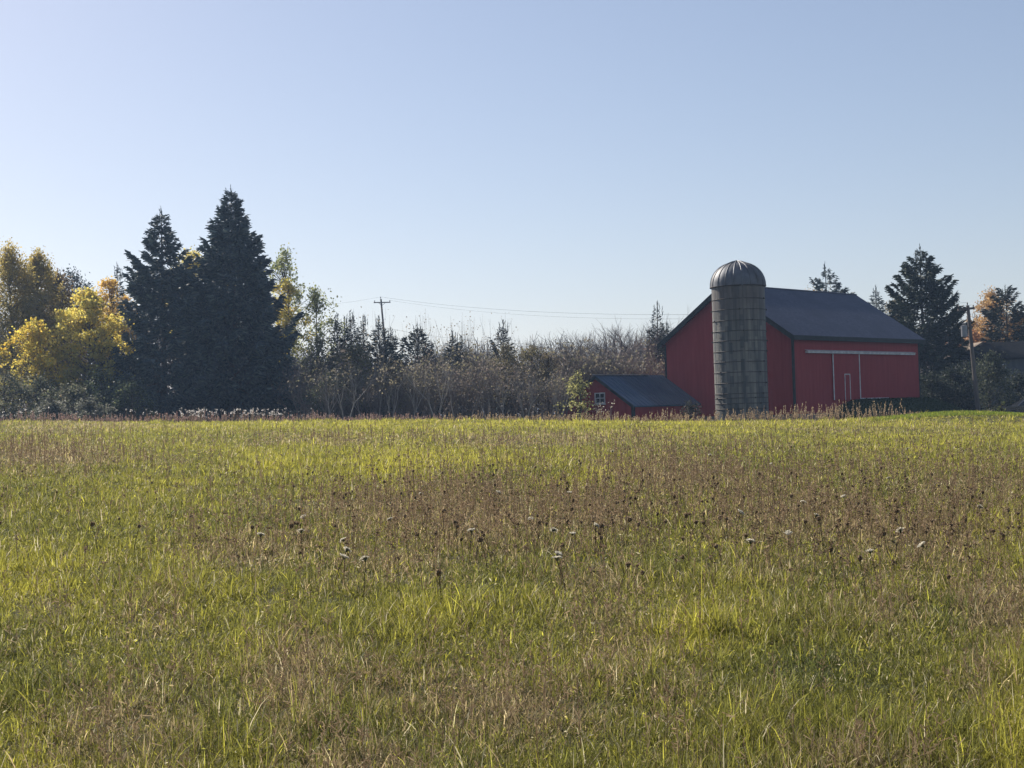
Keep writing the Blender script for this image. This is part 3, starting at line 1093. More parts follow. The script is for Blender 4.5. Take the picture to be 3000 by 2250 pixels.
def make_leafy(seed, H, rx, z0, cols, n_clump=130, per=110, leaf=.17, clump_r=.55, top_pow=1.0, stretch=1.0, weights=None, ragged=.25, tint=None, hang=0.0, trunk_r=.16):
    """broadleaf tree: trunk and limbs reaching out to many uneven leaf clumps"""
    g = np.random.default_rng(seed)
    tb, lb = MB(), MB()
    zz = np.linspace(-.05, H * .8, 7)
    wob = np.cumsum(g.normal(0, .05, (7, 2)), 0)
    trunk = np.concatenate([wob, zz[:, None]], 1)
    tb.tube(trunk, np.linspace(trunk_r, .03, 7), 6)
    P, C = [], []
    for j in range(n_clump):
        t = g.random() ** .8
        z = z0 + (H - z0) * t
        env = math.sin(math.pi * min(1, max(.02, (t * .88 + .12) ** top_pow))) ** .6
        r_ = rx * env * math.sqrt(g.uniform(.15, 1.0)) * (1 + g.normal(0, ragged))
        a = g.uniform(0, 6.28)
        c = np.array([math.cos(a) * r_, math.sin(a) * r_, z + g.normal(0, .2)])
        zt = max(.3, z - r_ * .7)
        s0 = np.array([np.interp(zt, zz, wob[:, 0]), np.interp(zt, zz, wob[:, 1]), min(zt, H * .8)])
        mid = (s0 + c) / 2 + g.normal(0, .15, 3)
        tb.tube([s0, mid, c], [.035, .022, .01], 3, cap=False)
        m_ = int(per * g.uniform(.5, 1.5))
        cr = clump_r * g.uniform(.6, 1.4)
        p = c + g.normal(0, 1, (m_, 3)) * [cr * .6, cr * .6, cr * .5 * stretch]
        if hang:
            p[:, 2] -= hang * np.abs(g.normal(0, 1, m_)) * cr
        P.append(p)
        cc = pal(g, m_, cols, weights, jit=.2) * g.uniform(.8, 1.2)
        C.append(cc)
    P, C = np.concatenate(P), np.concatenate(C)
    P[:, 2] *= min(1.0, H / np.percentile(P[:, 2], 99.6))
    if tint is not None:
        C = tint(P, C, g)
    lb.leaves(P, leaf, np.clip(C, 0, .95).astype(np.float32), g, .75)
    tm = tb.mesh('trunk')
    tm.materials.append(M['bark'])
    cm = lb.mesh('crown')
    cm.materials.append(M['leaf'])
    return tm, cm


def put_tree(name, meshes, loc, label, cat='tree', group=None, rz=0.0, s=(1, 1, 1), kids=('trunk', 'crown')):
    r = empty(name, loc, rz)
    r.scale = s
    tag(r, label, cat, group)
    for k, me in zip(kids, meshes):
        if me is not None:
            link(k, me, r)
    return r


def spot(pxt, pyt, D):
    p = at(pxt, pyt, D)
    g = float(ground_z(p[0], D))
    return (float(p[0]), float(D), g - .05), float(p[2] - g)


SPR = [(0.036, 0.062, 0.078), (0.052, 0.082, 0.094), (0.02, 0.038, 0.052), (0.078, 0.105, 0.10), (0.13, 0.165, 0.145)]
SHAPE_B = ([0, .05, .15, .35, .55, .75, .9, 1], [.85, 1.0, 1.0, .88, .64, .36, .17, .02])
SHAPE_A = ([0, .06, .2, .36, .42, .55, .70, .78, .9, 1], [.9, 1.05, 1.0, .80, .62, .46, .40, .26, .14, .02])

loc, H = spot(675, 550, 112)
put_tree('spruce_tree', make_spruce(1, H, 5.35, SHAPE_B, SPR, dens=52, whorl=.55, nper=13, asc_top=36, asc_bot=-14, gap=.05, spray=.5, droop=.35, turn=.2), loc, 'tallest dark spruce, broad and dense, right one of the pair at the field edge', 'tree', 'pair of big dark spruces')
loc, H = spot(470, 614, 110)
put_tree('spruce_tree', make_spruce(2, H, 5.9, SHAPE_A, SPR, dens=46, whorl=.62, nper=11, asc_top=30, asc_bot=-18, gap=.10, spray=.5, droop=.4, turn=.22, lat_f=.5), loc, 'dark spruce with ragged open top, left one of the pair at the field edge', 'tree', 'pair of big dark spruces')
SH_OPEN = ([0, .1, .3, .5, .65, .78, .88, .95, 1], [.85, 1, 1, .92, .74, .5, .3, .14, .02])
loc, H = spot(2695, 725, 128)
put_tree('spruce_tree', make_spruce(3, H, 4.7, SH_OPEN, [(0.02, 0.034, 0.018), (0.03, 0.045, 0.022), (0.045, 0.055, 0.028)], dens=44, whorl=.38, nper=8, asc_top=28, asc_bot=-8, gap=.08, droop=.5, spray=.42, lat_f=.42, turn=.1), loc, 'big dark spruce with upswept branches behind the right end of the red barn', 'tree')
loc, H = spot(2421, 775, 134)
put_tree('spruce_tree', make_spruce(4, H, 4.8, ([0, .3, .6, .72, .85, .93, 1], [1, .95, .7, .55, .32, .13, .02]), SPR, dens=44, whorl=.5, nper=6, asc_top=12, asc_bot=-5, gap=.08, droop=.6, spray=.4, lat_f=.28, turn=.22), loc, 'spruce showing only its sparse top above the barn roof ridge', 'tree')
loc, H = spot(2565, 848, 134)
put_tree('fir_tree', make_spruce(5, H, 2.6, SH_OPEN, SPR, dens=24, whorl=.4, nper=6, asc_top=40), loc, 'small dark fir between the barn roof and the big upswept spruce', 'tree')
loc, H = spot(2790, 860, 131)
put_tree('spruce_tree', make_spruce(6, H, 2.0, SH_OPEN, [(0.03, 0.042, 0.024), (0.05, 0.06, 0.035), (0.022, 0.033, 0.02)], dens=20, whorl=.5, nper=6, asc_top=40, gap=.18, droop=.6), loc, 'thin greyish spruce behind the transformer pole', 'tree')
loc, H = spot(2946, 845, 136)
put_tree('spruce_tree', make_spruce(7, H, 2.8, ([0, .2, .45, .7, .88, .96, 1], [.7, .9, 1, .8, .52, .4, .1]), [(0.028, 0.036, 0.024), (0.04, 0.048, 0.03), (0.02, 0.028, 0.02)], dens=30, whorl=.48, nper=6, asc_top=28, asc_bot=-5, gap=.10, droop=.4, spray=.45, lat_f=.4), loc, 'blunt-topped dark conifer above the grey house roof', 'tree')
loc, H = spot(345, 780, 120)
put_tree('fir_tree', make_spruce(8, H, 2.2, SHAPE_B, SPR, dens=24), loc, 'small fir with its tip poking out left of the ragged spruce', 'tree')
loc, H = spot(210, 790, 124)
put_tree('pine_tree', make_leafy(9, H, 2.3, H * .3, [(0.022, 0.036, 0.034), (0.03, 0.045, 0.04)], 70, 90, .16, .55), loc, 'round-topped bluish dark pine behind the yellow maple', 'tree')

# yellow and olive autumn trees on the left
OL = [(0.30, 0.26, 0.06), (0.42, 0.33, 0.07), (0.17, 0.17, 0.06), (0.5, 0.36, 0.09)]


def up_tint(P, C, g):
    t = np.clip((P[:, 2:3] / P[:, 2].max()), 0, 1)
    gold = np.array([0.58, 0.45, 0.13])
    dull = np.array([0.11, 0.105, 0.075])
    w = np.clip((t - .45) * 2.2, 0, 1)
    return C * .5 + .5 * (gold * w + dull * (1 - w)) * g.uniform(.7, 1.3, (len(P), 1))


loc, H = spot(28, 722, 112)
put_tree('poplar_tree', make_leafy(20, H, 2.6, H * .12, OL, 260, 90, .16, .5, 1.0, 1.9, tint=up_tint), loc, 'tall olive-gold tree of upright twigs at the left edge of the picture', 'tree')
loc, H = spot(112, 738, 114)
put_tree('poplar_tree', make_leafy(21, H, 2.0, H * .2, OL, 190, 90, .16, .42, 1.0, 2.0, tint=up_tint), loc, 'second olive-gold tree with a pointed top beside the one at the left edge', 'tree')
loc, H = spot(165, 800, 117)
put_tree('poplar_tree', make_leafy(22, H, 2.5, H * .2, [(0.17, 0.11, 0.05), (0.12, 0.085, 0.045), (0.22, 0.15, 0.06)], 180, 90, .15, .45, 1.0, 1.7), loc, 'thinning brownish tree in front of the bluish pine', 'tree')
YEL = [(0.74, 0.56, 0.10), (0.80, 0.65, 0.17), (0.62, 0.53, 0.11), (0.42, 0.40, 0.10)]


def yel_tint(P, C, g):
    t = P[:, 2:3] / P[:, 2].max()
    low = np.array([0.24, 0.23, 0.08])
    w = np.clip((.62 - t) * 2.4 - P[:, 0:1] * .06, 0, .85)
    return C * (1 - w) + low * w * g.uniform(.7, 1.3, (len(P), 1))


loc, H = spot(255, 850, 106)
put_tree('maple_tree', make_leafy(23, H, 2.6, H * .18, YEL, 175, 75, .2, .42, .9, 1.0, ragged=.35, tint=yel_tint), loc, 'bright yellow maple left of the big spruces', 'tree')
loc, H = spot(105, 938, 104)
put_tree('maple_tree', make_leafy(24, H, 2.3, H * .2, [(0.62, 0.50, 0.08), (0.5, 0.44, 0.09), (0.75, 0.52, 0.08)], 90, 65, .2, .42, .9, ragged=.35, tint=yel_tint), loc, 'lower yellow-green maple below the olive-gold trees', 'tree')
loc, H = spot(322, 818, 116)
put_tree('maple_tree', make_leafy(25, H, 2.4, H * .45, [(0.62, 0.42, 0.08), (0.56, 0.36, 0.08)], 90, 90, .17, .5), loc, 'orange-yellow maple peeping out behind the left edge of the ragged spruce', 'tree')
loc, H = spot(560, 735, 121)
put_tree('maple_tree', make_leafy(26, H, 2.6, H * .5, YEL, 110, 90, .17, .55), loc, 'yellow tree showing in the gap between the two big spruces', 'tree')
LAR = [(0.26, 0.29, 0.11), (0.36, 0.35, 0.13), (0.16, 0.19, 0.09)]
loc, H = spot(830, 728, 118)
put_tree('locust_tree', make_leafy(27, H, 2.9, H * .25, LAR, 95, 42, .2, .36, 1.0, 1.3, ragged=.45, hang=1.3), loc, 'thin yellow-green tree with drooping twigs behind the tallest spruce', 'tree')
loc, H = spot(922, 838, 117)
put_tree('locust_tree', make_leafy(270, H, 2.0, H * .25, LAR, 60, 42, .19, .36, 1.0, 1.3, ragged=.45, hang=1.4), loc, 'lower drooping yellow-green tree at the left end of the thicket', 'tree')
loc, H = spot(843, 815, 116)
put_tree('maple_tree', make_leafy(28, H, 1.5, H * .5, YEL, 50, 90, .17, .5), loc, 'small yellow tree just right of the tallest spruce', 'tree')
ORG = [(0.46, 0.29, 0.12), (0.38, 0.24, 0.11), (0.52, 0.35, 0.16)]
loc, H = spot(2903, 852, 142)
put_tree('maple_tree', make_leafy(29, H, 2.6, H * .3, ORG, 150, 75, .2, .6, ragged=.3), loc, 'orange-brown maple behind the grey house beside the blunt conifer', 'tree')
loc, H = spot(2985, 915, 143)
put_tree('maple_tree', make_leafy(30, H, 3.0, H * .3, [(0.36, 0.23, 0.06), (0.3, 0.17, 0.05)], 100, 75, .2, .6), loc, 'golden-orange maple at the right edge of the picture', 'tree')
loc, H = spot(2835, 965, 139)
put_tree('maple_tree', make_leafy(31, H, 2.6, H * .2, [(0.42, 0.21, 0.10), (0.32, 0.18, 0.1), (0.5, 0.28, 0.12)], 100, 70, .19, .6), loc, 'low rusty maple behind the leaning transformer pole', 'tree')
loc, H = spot(2610, 880, 137)
put_tree('maple_tree', make_leafy(32, H, 2.2, H * .3, [(0.3, 0.22, 0.1), (0.22, 0.17, 0.08)], 70, 70, .18, .6), loc, 'pale tan tree glimpsed behind the small dark fir', 'tree')
loc, H = spot(2395, 842, 139)
put_tree('maple_tree', make_leafy(33, H, 2.6, H * .5, [(0.3, 0.2, 0.09), (0.26, 0.19, 0.08)], 70, 70, .18, .6), loc, 'tan tree barely showing over the barn ridge below the sparse spruce top', 'tree')

# bushes low on the left
GB = [(0.09, 0.10, 0.05), (0.13, 0.125, 0.075), (0.06, 0.075, 0.045), (0.19, 0.18, 0.13)]
for i, (px, py, D, w, lab) in enumerate([(20, 1090, 98, 1.7, 'grey-green bush at the left edge below the poplar'), (120, 1100, 99, 1.7, 'grey-green bush below the yellow-green maple'), (215, 1120, 97, 1.6, 'grey-green bush with purplish lower leaves below the yellow maple'), (300, 1080, 100, 1.9, 'dark green bush at the foot of the ragged spruce'), (255, 1165, 94, 1.2, 'low silvery bush at the field edge left of the spruces'), (150, 1165, 93, 1.1, 'low pale grey bush at the field edge far left'), (390, 1110, 98, 1.6, 'dark bush with a few pale leaves in front of the ragged spruce')]):
    loc, H = spot(px, py, D)
    silv = 'silvery' in lab or 'pale grey' in lab
    cols = [(0.11, 0.115, 0.085), (0.085, 0.09, 0.065), (0.20, 0.195, 0.16)] if silv else (GB if i != 6 and i != 3 else [(0.045, 0.06, 0.035), (0.06, 0.075, 0.04), (0.25, 0.27, 0.12)])
    put_tree('leafy_bush', make_leafy(40 + i, H, w, .1, cols, 60, 45, .14, .42, ragged=.5, weights=None if i not in (3, 6) else (5, 5, .6)), loc, lab, 'bush', 'bushes at the left field edge', kids=('stems', 'crown'))
# yellow-green sapling in front of the shed
loc, H = spot(1690, 1086, 92)
put_tree('leafy_bush', make_leafy(50, H, .85, .25, [(0.34, 0.32, 0.10), (0.42, 0.40, 0.16), (0.2, 0.2, 0.08)], 40, 32, .13, .3, ragged=.4), loc, 'yellow-green leafy bush in front of the left end of the red shed', 'bush', kids=('stems', 'crown'))
wm, lm = make_bare(51, 1.7, 3, (3, 3, 2), .5, .2, .012, 5, 60, [(0.5, 0.47, 0.4), (0.4, 0.33, 0.25)], .12, .3)
p = at(1765, 1200, 91.5)
put_tree('bare_bush', (wm, lm), (float(p[0]), 91.5, float(ground_z(p[0], 91.5))), 'thin twiggy bush with few pale leaves in front of the shed window', 'bush', kids=('branches', 'foliage'))

# thicket in the middle: cedars, bare shrubs and saplings
CED = [(0.02, 0.03, 0.022), (0.03, 0.04, 0.026), (0.016, 0.023, 0.02)]
SH_CED = ([0, .2, .5, .8, .92, 1], [.9, 1, .85, .5, .22, .03])
for i, (px, py, D, w, lab) in enumerate([
        (985, 935, 114, 1.5, 'dark pointed cedar nearest the drooping yellow-green trees'), (1008, 942, 118, 1.3, 'narrow cedar behind the pointed cedar at the left end of the thicket'), (1030, 925, 116, 1.6, 'tallest dark cedar left of the far utility pole'), (1062, 938, 119, 1.3, 'slim cedar just left of the far utility pole cedar'),
        (1112, 942, 117, 2.0, 'dark cedar standing right at the foot of the far utility pole'), (1145, 975, 116, 1.8, 'rounder dark cedar just right of the far utility pole'), (1222, 962, 113, 2.9, 'wide dark cedar with ragged right side in mid thicket'), (1325, 985, 114, 1.7, 'dark pointed cedar among the thin upright saplings'), (1345, 1000, 116, 2.0, 'broad low cedar right of the cedar among the saplings'), (1470, 953, 118, 1.9, 'open-branched cedar alone against the sky left of the distant woods'),
        (1922, 898, 121, 1.8, 'tall dark cedar just left of the barn gable'), (1955, 960, 119, 1.7, 'dark cedar tucked under the left eave of the barn')]):
    loc, H = spot(px, py, D)
    openb = px in (1470, 1922, 1222)
    put_tree('cedar_tree', make_spruce(60 + i, H, w, SH_CED, CED, dens=24, whorl=.36, nper=7, asc_top=55, asc_bot=25, gap=.15 if openb else .0, droop=.1, spray=.34), loc, lab, 'tree', 'dark cedars in the thicket')

TW_L = [(0.17, 0.13, 0.115), (0.14, 0.115, 0.105), (0.20, 0.165, 0.14), (0.14, 0.13, 0.08)]
shr = []
for k in range(6):
    shr.append(make_bare(80 + k, 4.6, 4, (4, 4, 3, 3), .5, .26, .05, 4 + k % 3, 430, TW_L if k % 2 else [(0.17, 0.145, 0.11), (0.15, 0.14, 0.075), (0.23, 0.20, 0.15)], .15, .3, .34))
sap = []
for k in range(3):
    sap.append(make_bare(95 + k, 7.0, 3, (3, 2, 2), .22, .5, .045, 3, 40, [(0.2, 0.16, 0.1)], .12, .12, .42))
big = []
for k in range(4):
    big.append(make_bare(110 + k, 9.0, 6, (3, 3, 3, 3, 3, 2), .55, .10, .17, 1, 0, None, .1, .12, .28, ))
random.seed(9)
SHR_LAB = 'grey-brown nearly leafless shrub in the thicket between the spruces and the shed'
for i in range(46):
    px = 880 + i * 18.6 + random.uniform(-12, 12)
    D = random.choice([96, 99, 102, 106, 110])
    py = random.uniform(985, 1075) + (D < 100) * 40
    if px > 1640:
        D = random.choice([112, 114, 117])
        py = random.uniform(985, 1050)
    loc, H = spot(px, py, D)
    k = random.randrange(6)
    f = H / 4.6
    put_tree('bare_shrub', shr[k], loc, SHR_LAB, 'shrub', 'grey-brown shrubs of the thicket', random.uniform(0, 6.28), (f * .95, f * .95, f), ('branches', 'foliage'))
for i, (px, py) in enumerate([(1000, 895), (1050, 905), (1075, 900), (1210, 930), (1240, 925), (1265, 905), (1290, 920), (1315, 915), (1345, 918), (1375, 935), (1395, 945), (1425, 915), (1437, 925)]):
    D = 112 + (i * 5) % 9
    loc, H = spot(px, py, D)
    f = H / 7.0
    put_tree('bare_sapling', sap[i % 3], loc, 'thin upright leafless sapling rising above the thicket against the sky', 'tree', 'thin saplings above the thicket', i * 1.3, (f * .8, f * .8, f), ('branches', 'foliage'))
for i, (px, py, D, lab) in enumerate([
        (1545, 985, 128, 'round-topped leafless tree at the left end of the bare tree row'), (1620, 975, 128, 'low leafless tree, second in the bare row behind the shed'), (1690, 955, 126, 'leafless tree with a narrow top left of the tallest bare tree'), (1770, 920, 124, 'tallest leafless tree with crooked limbs in the row behind the shed'),
        (1825, 940, 126, 'wide crooked leafless tree right of the tallest bare tree'), (1870, 955, 127, 'leafless tree nearest the tall cedar left of the barn'), (1990, 893, 128, 'pale leafless tree rising behind the left roof edge of the barn'), (1735, 985, 122, 'short leafless tree filling below the tallest bare tree')]):
    loc, H = spot(px, py, D)
    f = H / 9.0
    put_tree('bare_tree', big[i % 4], loc, lab, 'tree', 'leafless trees behind the shed', i * 2.1, (f * .9, f * .9, f), ('branches',))
for i in range(13):
    px = 1500 + i * 35 + random.uniform(-10, 10)
    D = 119 + (i * 7) % 11
    loc, H = spot(px, np.interp(px, [1500, 1600, 1750, 1950], [990, 972, 950, 950]) + random.uniform(-8, 20), D)
    f = H / 9.0
    put_tree('bare_tree', big[i % 4], loc, 'smaller leafless tree filling the dense grey row behind the shed', 'tree', 'smaller leafless trees behind the shed', i * 1.7, (f * 1.1, f * 1.1, f), ('branches',))
for i in range(11):
    px = 1660 + i * 28 + random.uniform(-8, 8)
    D = [113, 115, 117, 118][i % 4]
    loc, H = spot(px, random.uniform(985, 1015), D)
    f = H / 4.6
    put_tree('bare_shrub', shr[(i * 5) % 6], loc, 'dense grey-brown shrub in the dark mass behind the red shed', 'shrub', 'shrubs behind the red shed', i * 1.9, (f, f, f), ('branches', 'foliage'))
M['pale_bark'] = surf_mat('pale_bark', (0.2, 0.17, 0.15), (0.38, 0.34, 0.30), (3, 3, 1), 0.8)
frk = []
for k in range(4):
    g_m = make_bare(180 + k, 5.0, 4, (3, 2, 3, 2), .42, .22, .055, 2, 60, [(0.3, 0.26, 0.15), (0.22, 0.18, 0.11)], .13, .28, .36)
    g_m[0].materials[0] = M['pale_bark']
    frk.append(g_m)
for i, (px, py) in enumerate([(1010, 1060), (1075, 1040), (1140, 1070), (1205, 1050), (1275, 1040), (1355, 1030), (1420, 1065), (1475, 1050), (1535, 1070), (1590, 1080), (1640, 1075), (955, 1085)]):
    D = 92.5 + (i * 3) % 4
    loc, H = spot(px, py, D)
    f = H / 5.0
    put_tree('forked_sapling', frk[i % 4], loc, 'pale forked young tree with bare stems at the front of the thicket', 'tree', 'pale forked young trees fronting the thicket', i * 2.3, (f * .9, f * .9, f), ('branches', 'foliage'))
# a few shrubs with yellowing leaves standing out of the thicket
for i, (px, py, D, w, cols, lab) in enumerate([
        (940, 985, 101, 1.5, [(0.11, 0.10, 0.06), (0.15, 0.12, 0.08), (0.09, 0.09, 0.05)], 'brownish leafy shrub next to the tallest spruce'), (1040, 1000, 100, 1.3, [(0.13, 0.13, 0.05), (0.17, 0.155, 0.06), (0.1, 0.1, 0.05)], 'olive-green leafy shrub left of the far utility pole'), (960, 1090, 97, 1.4, [(0.06, 0.075, 0.05), (0.08, 0.09, 0.055)], 'dark green low shrub beside the foot of the tallest spruce'),
        (1480, 1005, 104, 1.3, [(0.16, 0.14, 0.07), (0.13, 0.11, 0.07)], 'tan-green leafy shrub below the lone open-branched cedar'), (1560, 1010, 104, 1.4, [(0.17, 0.15, 0.06), (0.12, 0.1, 0.07)], 'tan-green shrub with yellow leaf tips left of the shed bush'), (1150, 1060, 97, .8, [(0.2, 0.18, 0.08), (0.14, 0.11, 0.08)], 'short shrub with a bright yellow-green tuft below the far pole'), (1600, 1030, 103, 1.2, [(0.14, 0.11, 0.075), (0.17, 0.14, 0.08)], 'tan shrub between the thicket and the yellow-green bush')]):
    loc, H = spot(px, py, D)
    put_tree('leafy_shrub', make_leafy(130 + i, H, w, H * .25, cols, 70, 45, .12, .42, ragged=.35), loc, lab, 'shrub', 'leafy shrubs in the thicket', kids=('stems', 'crown'))
# right side bushes and shrubs
loc, H = spot(2905, 1030, 112)
put_tree('leafy_bush', make_leafy(140, H, 1.5, .3, [(0.03, 0.04, 0.026), (0.045, 0.056, 0.034), (0.10, 0.11, 0.07)], 110, 60, .14, .45), loc, 'tall dark green bush right of the transformer pole', 'bush', kids=('stems', 'crown'))
for i, (px, py, D, w, lab) in enumerate([(2735, 1090, 116, 1.9, 'dark bush at the right corner of the barn'), (2790, 1075, 117, 1.9, 'dark bush between the barn corner and the transformer pole'), (2835, 1060, 118, 1.8, 'dark bush behind the transformer pole'), (2985, 1090, 116, 1.9, 'dark bush behind the parked car')]):
    loc, H = spot(px, py, D)
    put_tree('leafy_bush', make_leafy(145 + i, H, w, .2, [(0.018, 0.025, 0.018), (0.024, 0.032, 0.02), (0.09, 0.1, 0.08)], 90, 60, .15, .5, weights=(5, 5, 1)), loc, lab, 'bush', 'dark bushes right of the barn', kids=('stems', 'crown'))
loc, H = spot(2935, 1170, 90)
put_tree('leafy_bush', make_leafy(150, H, .22, .05, [(0.12, 0.15, 0.05), (0.17, 0.18, 0.06)], 16, 40, .08, .12), loc, 'small pale green weed bush on the lawn in front of the parked car', 'bush', kids=('stems', 'crown'))
for i, px in enumerate([2022]):
    loc, H = spot(px, 1172, 93)
    put_tree('leafy_bush', make_leafy(152 + i, H, .7, .05, [(0.03, 0.032, 0.024), (0.05, 0.05, 0.035)], 24, 40, .1, .28), loc, ['low dark bush at the right end of the shed', 'low dark bush at the foot of the silo'][i], 'bush', kids=('stems', 'crown'))

# far woods closing the view: one grey-brown mass
wb, fb = MB(), MB()
g = np.random.default_rng(77)
protos = [make_bare(160 + k, 10.0, 4, (4, 4, 3, 3), .5, .15, .14, 1, 0, None, .1, .12, .3)[0] for k in range(3)]
pv = []
for me in protos:
    co = np.empty(len(me.vertices) * 3, np.float32)
    me.vertices.foreach_get('co', co)
    lp = np.empty(len(me.loops), np.int32)
    me.loops.foreach_get('vertex_index', lp)
    pv.append((co.reshape(-1, 3), lp.reshape(-1, 4)))
for i in range(230):
    D = g.uniform(150, 240)
    px = g.uniform(-500, 3500)
    top = np.interp(px, [-500, 400, 900, 1250, 1500, 1750, 1950, 2300, 3500], [900, 880, 1010, 1020, 972, 965, 955, 930, 930]) + g.normal(8, 12)
    p = at(px, top, D)
    gz = float(ground_z(p[0], D))
    f = max(3.0, p[2] - gz) / 10.0
    co, q = pv[i % 3]
    a = g.uniform(0, 6.28)
    ca, sa = math.cos(a), math.sin(a)
    v = np.stack([(co[:, 0] * ca - co[:, 1] * sa) * f * 1.1 + p[0], (co[:, 0] * sa + co[:, 1] * ca) * f * 1.1 + D, co[:, 2] * f + gz], 1)
    wb.add(v, q)
    m_ = 220
    t = g.random(m_)
    pos = np.stack([p[0] + g.normal(0, 1.7, m_), D + g.normal(0, 1.7, m_), gz + f * 10 * (t * .85)], 1)
    fb.leaves(pos, .35, pal(g, m_, [(0.10, 0.085, 0.08), (0.085, 0.075, 0.07), (0.12, 0.1, 0.085)]), g, .6)
m_ = 26000
px_ = g.uniform(-600, 3600, m_)
D_ = g.uniform(135, 165, m_)
xx_ = (px_ - 1500) / F * D_
pos = np.stack([xx_, D_, ground_z(xx_, D_) + 3.4 * g.random(m_) ** 1.6], 1)
fb.leaves(pos, .55, pal(g, m_, [(0.10, 0.085, 0.08), (0.085, 0.08, 0.07), (0.12, 0.1, 0.085)]), g, .6)
fw = wb.build('far_woods', M['twig'])
tag(fw, 'distant grey-brown leafless woods closing the view behind thicket and barn', 'woods', kind='stuff')
tag(fb.build('undergrowth', M['leaf'], fw), kind='stuff')

# ------------------------------------------------------------------ barn
c_ = at(2322, 980, 100)
BX, BY = float(c_[0]), 100.0
EAVE_Z = float(c_[2])
ROT = R(45.7)
LU, LV = 17.7, 11.3
ap = at(2113, 843, 100 + LV / 2 * math.cos(ROT))
RIDGE_Z = float(ap[2])
gz0 = 0.35
barn = empty('barn', (BX, BY, gz0), ROT)
tag(barn, 'big red wooden barn with slate-blue gable roof and sliding door track', 'barn')
EZ, RZ = EAVE_Z - gz0, RIDGE_Z - gz0


def prism_wall(b, pts, th):
    """pts: outline in a plane (3-D points), th: thickness vector"""
    n = len(pts)
    v = [np.array(p, float) for p in pts] + [np.array(p, float) + np.array(th, float) for p in pts]
    b.add(v, [(i, (i + 1) % n, (i + 1) % n + n, i + n) for i in range(n)], polys=[list(range(n))[::-1], [i + n for i in range(n)]])


fnd = 0.9
b = MB()
prism_wall(b, [(0, 0, fnd), (0, LV, fnd), (0, LV, EZ), (0, LV / 2, RZ - .06), (0, 0, EZ)], (.15, 0, 0))
b.build('gable_wall', M['red'], barn)
b = MB()
prism_wall(b, [(LU, 0, fnd), (LU, LV, fnd), (LU, LV, EZ), (LU, LV / 2, RZ - .06), (LU, 0, EZ)], (-.15, 0, 0))
b.build('gable_wall', M['red'], barn)
b = MB()
b.box((.152, 0.003, fnd), (LU - .152, .15, EZ - .02))
b.build('side_wall', M['red'], barn)
b = MB()
b.box((.152, LV - .15, fnd), (LU - .152, LV - .003, EZ - .02))
b.build('side_wall', M['red'], barn)
b = MB()
b.box((.02, .02, -1.2), (LU - .02, LV - .02, fnd - .003))
b.build('foundation', M['stone'], barn)
# roof: two slabs with overhang, one part
b = MB()
ov, oe, th = .45, .38, .16
sl = (RZ - EZ) / (LV / 2)
for s in (0, 1):
    ye = -oe if s == 0 else LV + oe
    ze = EZ - oe * sl
    y1 = LV / 2
    o = [(-ov, ye, ze + .03), (LU + ov, ye, ze + .03), (LU + ov, y1, RZ + .03), (-ov, y1, RZ + .03)]
    v = o + [(x_, y_, z_ + th) for x_, y_, z_ in o]
    b.add(v, [(3, 2, 1, 0), (4, 5, 6, 7), (0, 1, 5, 4), (1, 2, 6, 5), (3, 0, 4, 7)])
b.build('roof', M['barn_roof'], barn)
b = MB()
b.tube([(-ov - .02, LV / 2, RZ + th + .05), (LU + ov + .02, LV / 2, RZ + th + .05)], .07, 6)
b.build('ridge_cap', M['barn_roof'], barn)
# dark rake boards, eave board, corner boards
for xg in (-ov - .04, LU + ov):
    for s in (0, 1):
        b = MB()
        ye = -oe if s == 0 else LV + oe
        b.add([(xg, ye, EZ - oe * sl - .22), (xg, LV / 2, RZ - .22), (xg, LV / 2, RZ + th + .02), (xg, ye, EZ - oe * sl + th + .02),
               (xg + .04, ye, EZ - oe * sl - .22), (xg + .04, LV / 2, RZ - .22), (xg + .04, LV / 2, RZ + th + .02), (xg + .04, ye, EZ - oe * sl + th + .02)],
              [(0, 1, 2, 3), (7, 6, 5, 4), (0, 4, 5, 1), (1, 5, 6, 2), (2, 6, 7, 3), (3, 7, 4, 0)])
        b.build('rake_board', M['dark_trim'], barn)
b = MB()
b.box((-ov, -oe - .04, EZ - oe * sl - .14), (LU + ov, -oe, EZ - oe * sl + .18))
b.build('eave_board', M['dark_trim'], barn)
for (x0, y0) in ((-.03, -.03), (LU - .12, -.03), (-.03, LV - .12)):
    b = MB()
    b.box((x0, y0, fnd - .02), (x0 + .15, y0 + .15, EZ - .1))
    b.build('corner_board', M['dark_trim'], barn)


def wall_u(px, py):
    """position along the long wall (x, z in barn space) that a pixel falls on"""
    r = ray(px, py)
    n_ = np.array([math.sin(ROT), -math.cos(ROT), 0])
    o_ = np.array([BX, BY, 0])
    t = np.dot(o_ - CP, n_) / np.dot(r, n_)
    p_ = CP + r * t
    return float((p_[0] - BX) * math.cos(ROT) + (p_[1] - BY) * math.sin(ROT)), float(p_[2] - gz0)


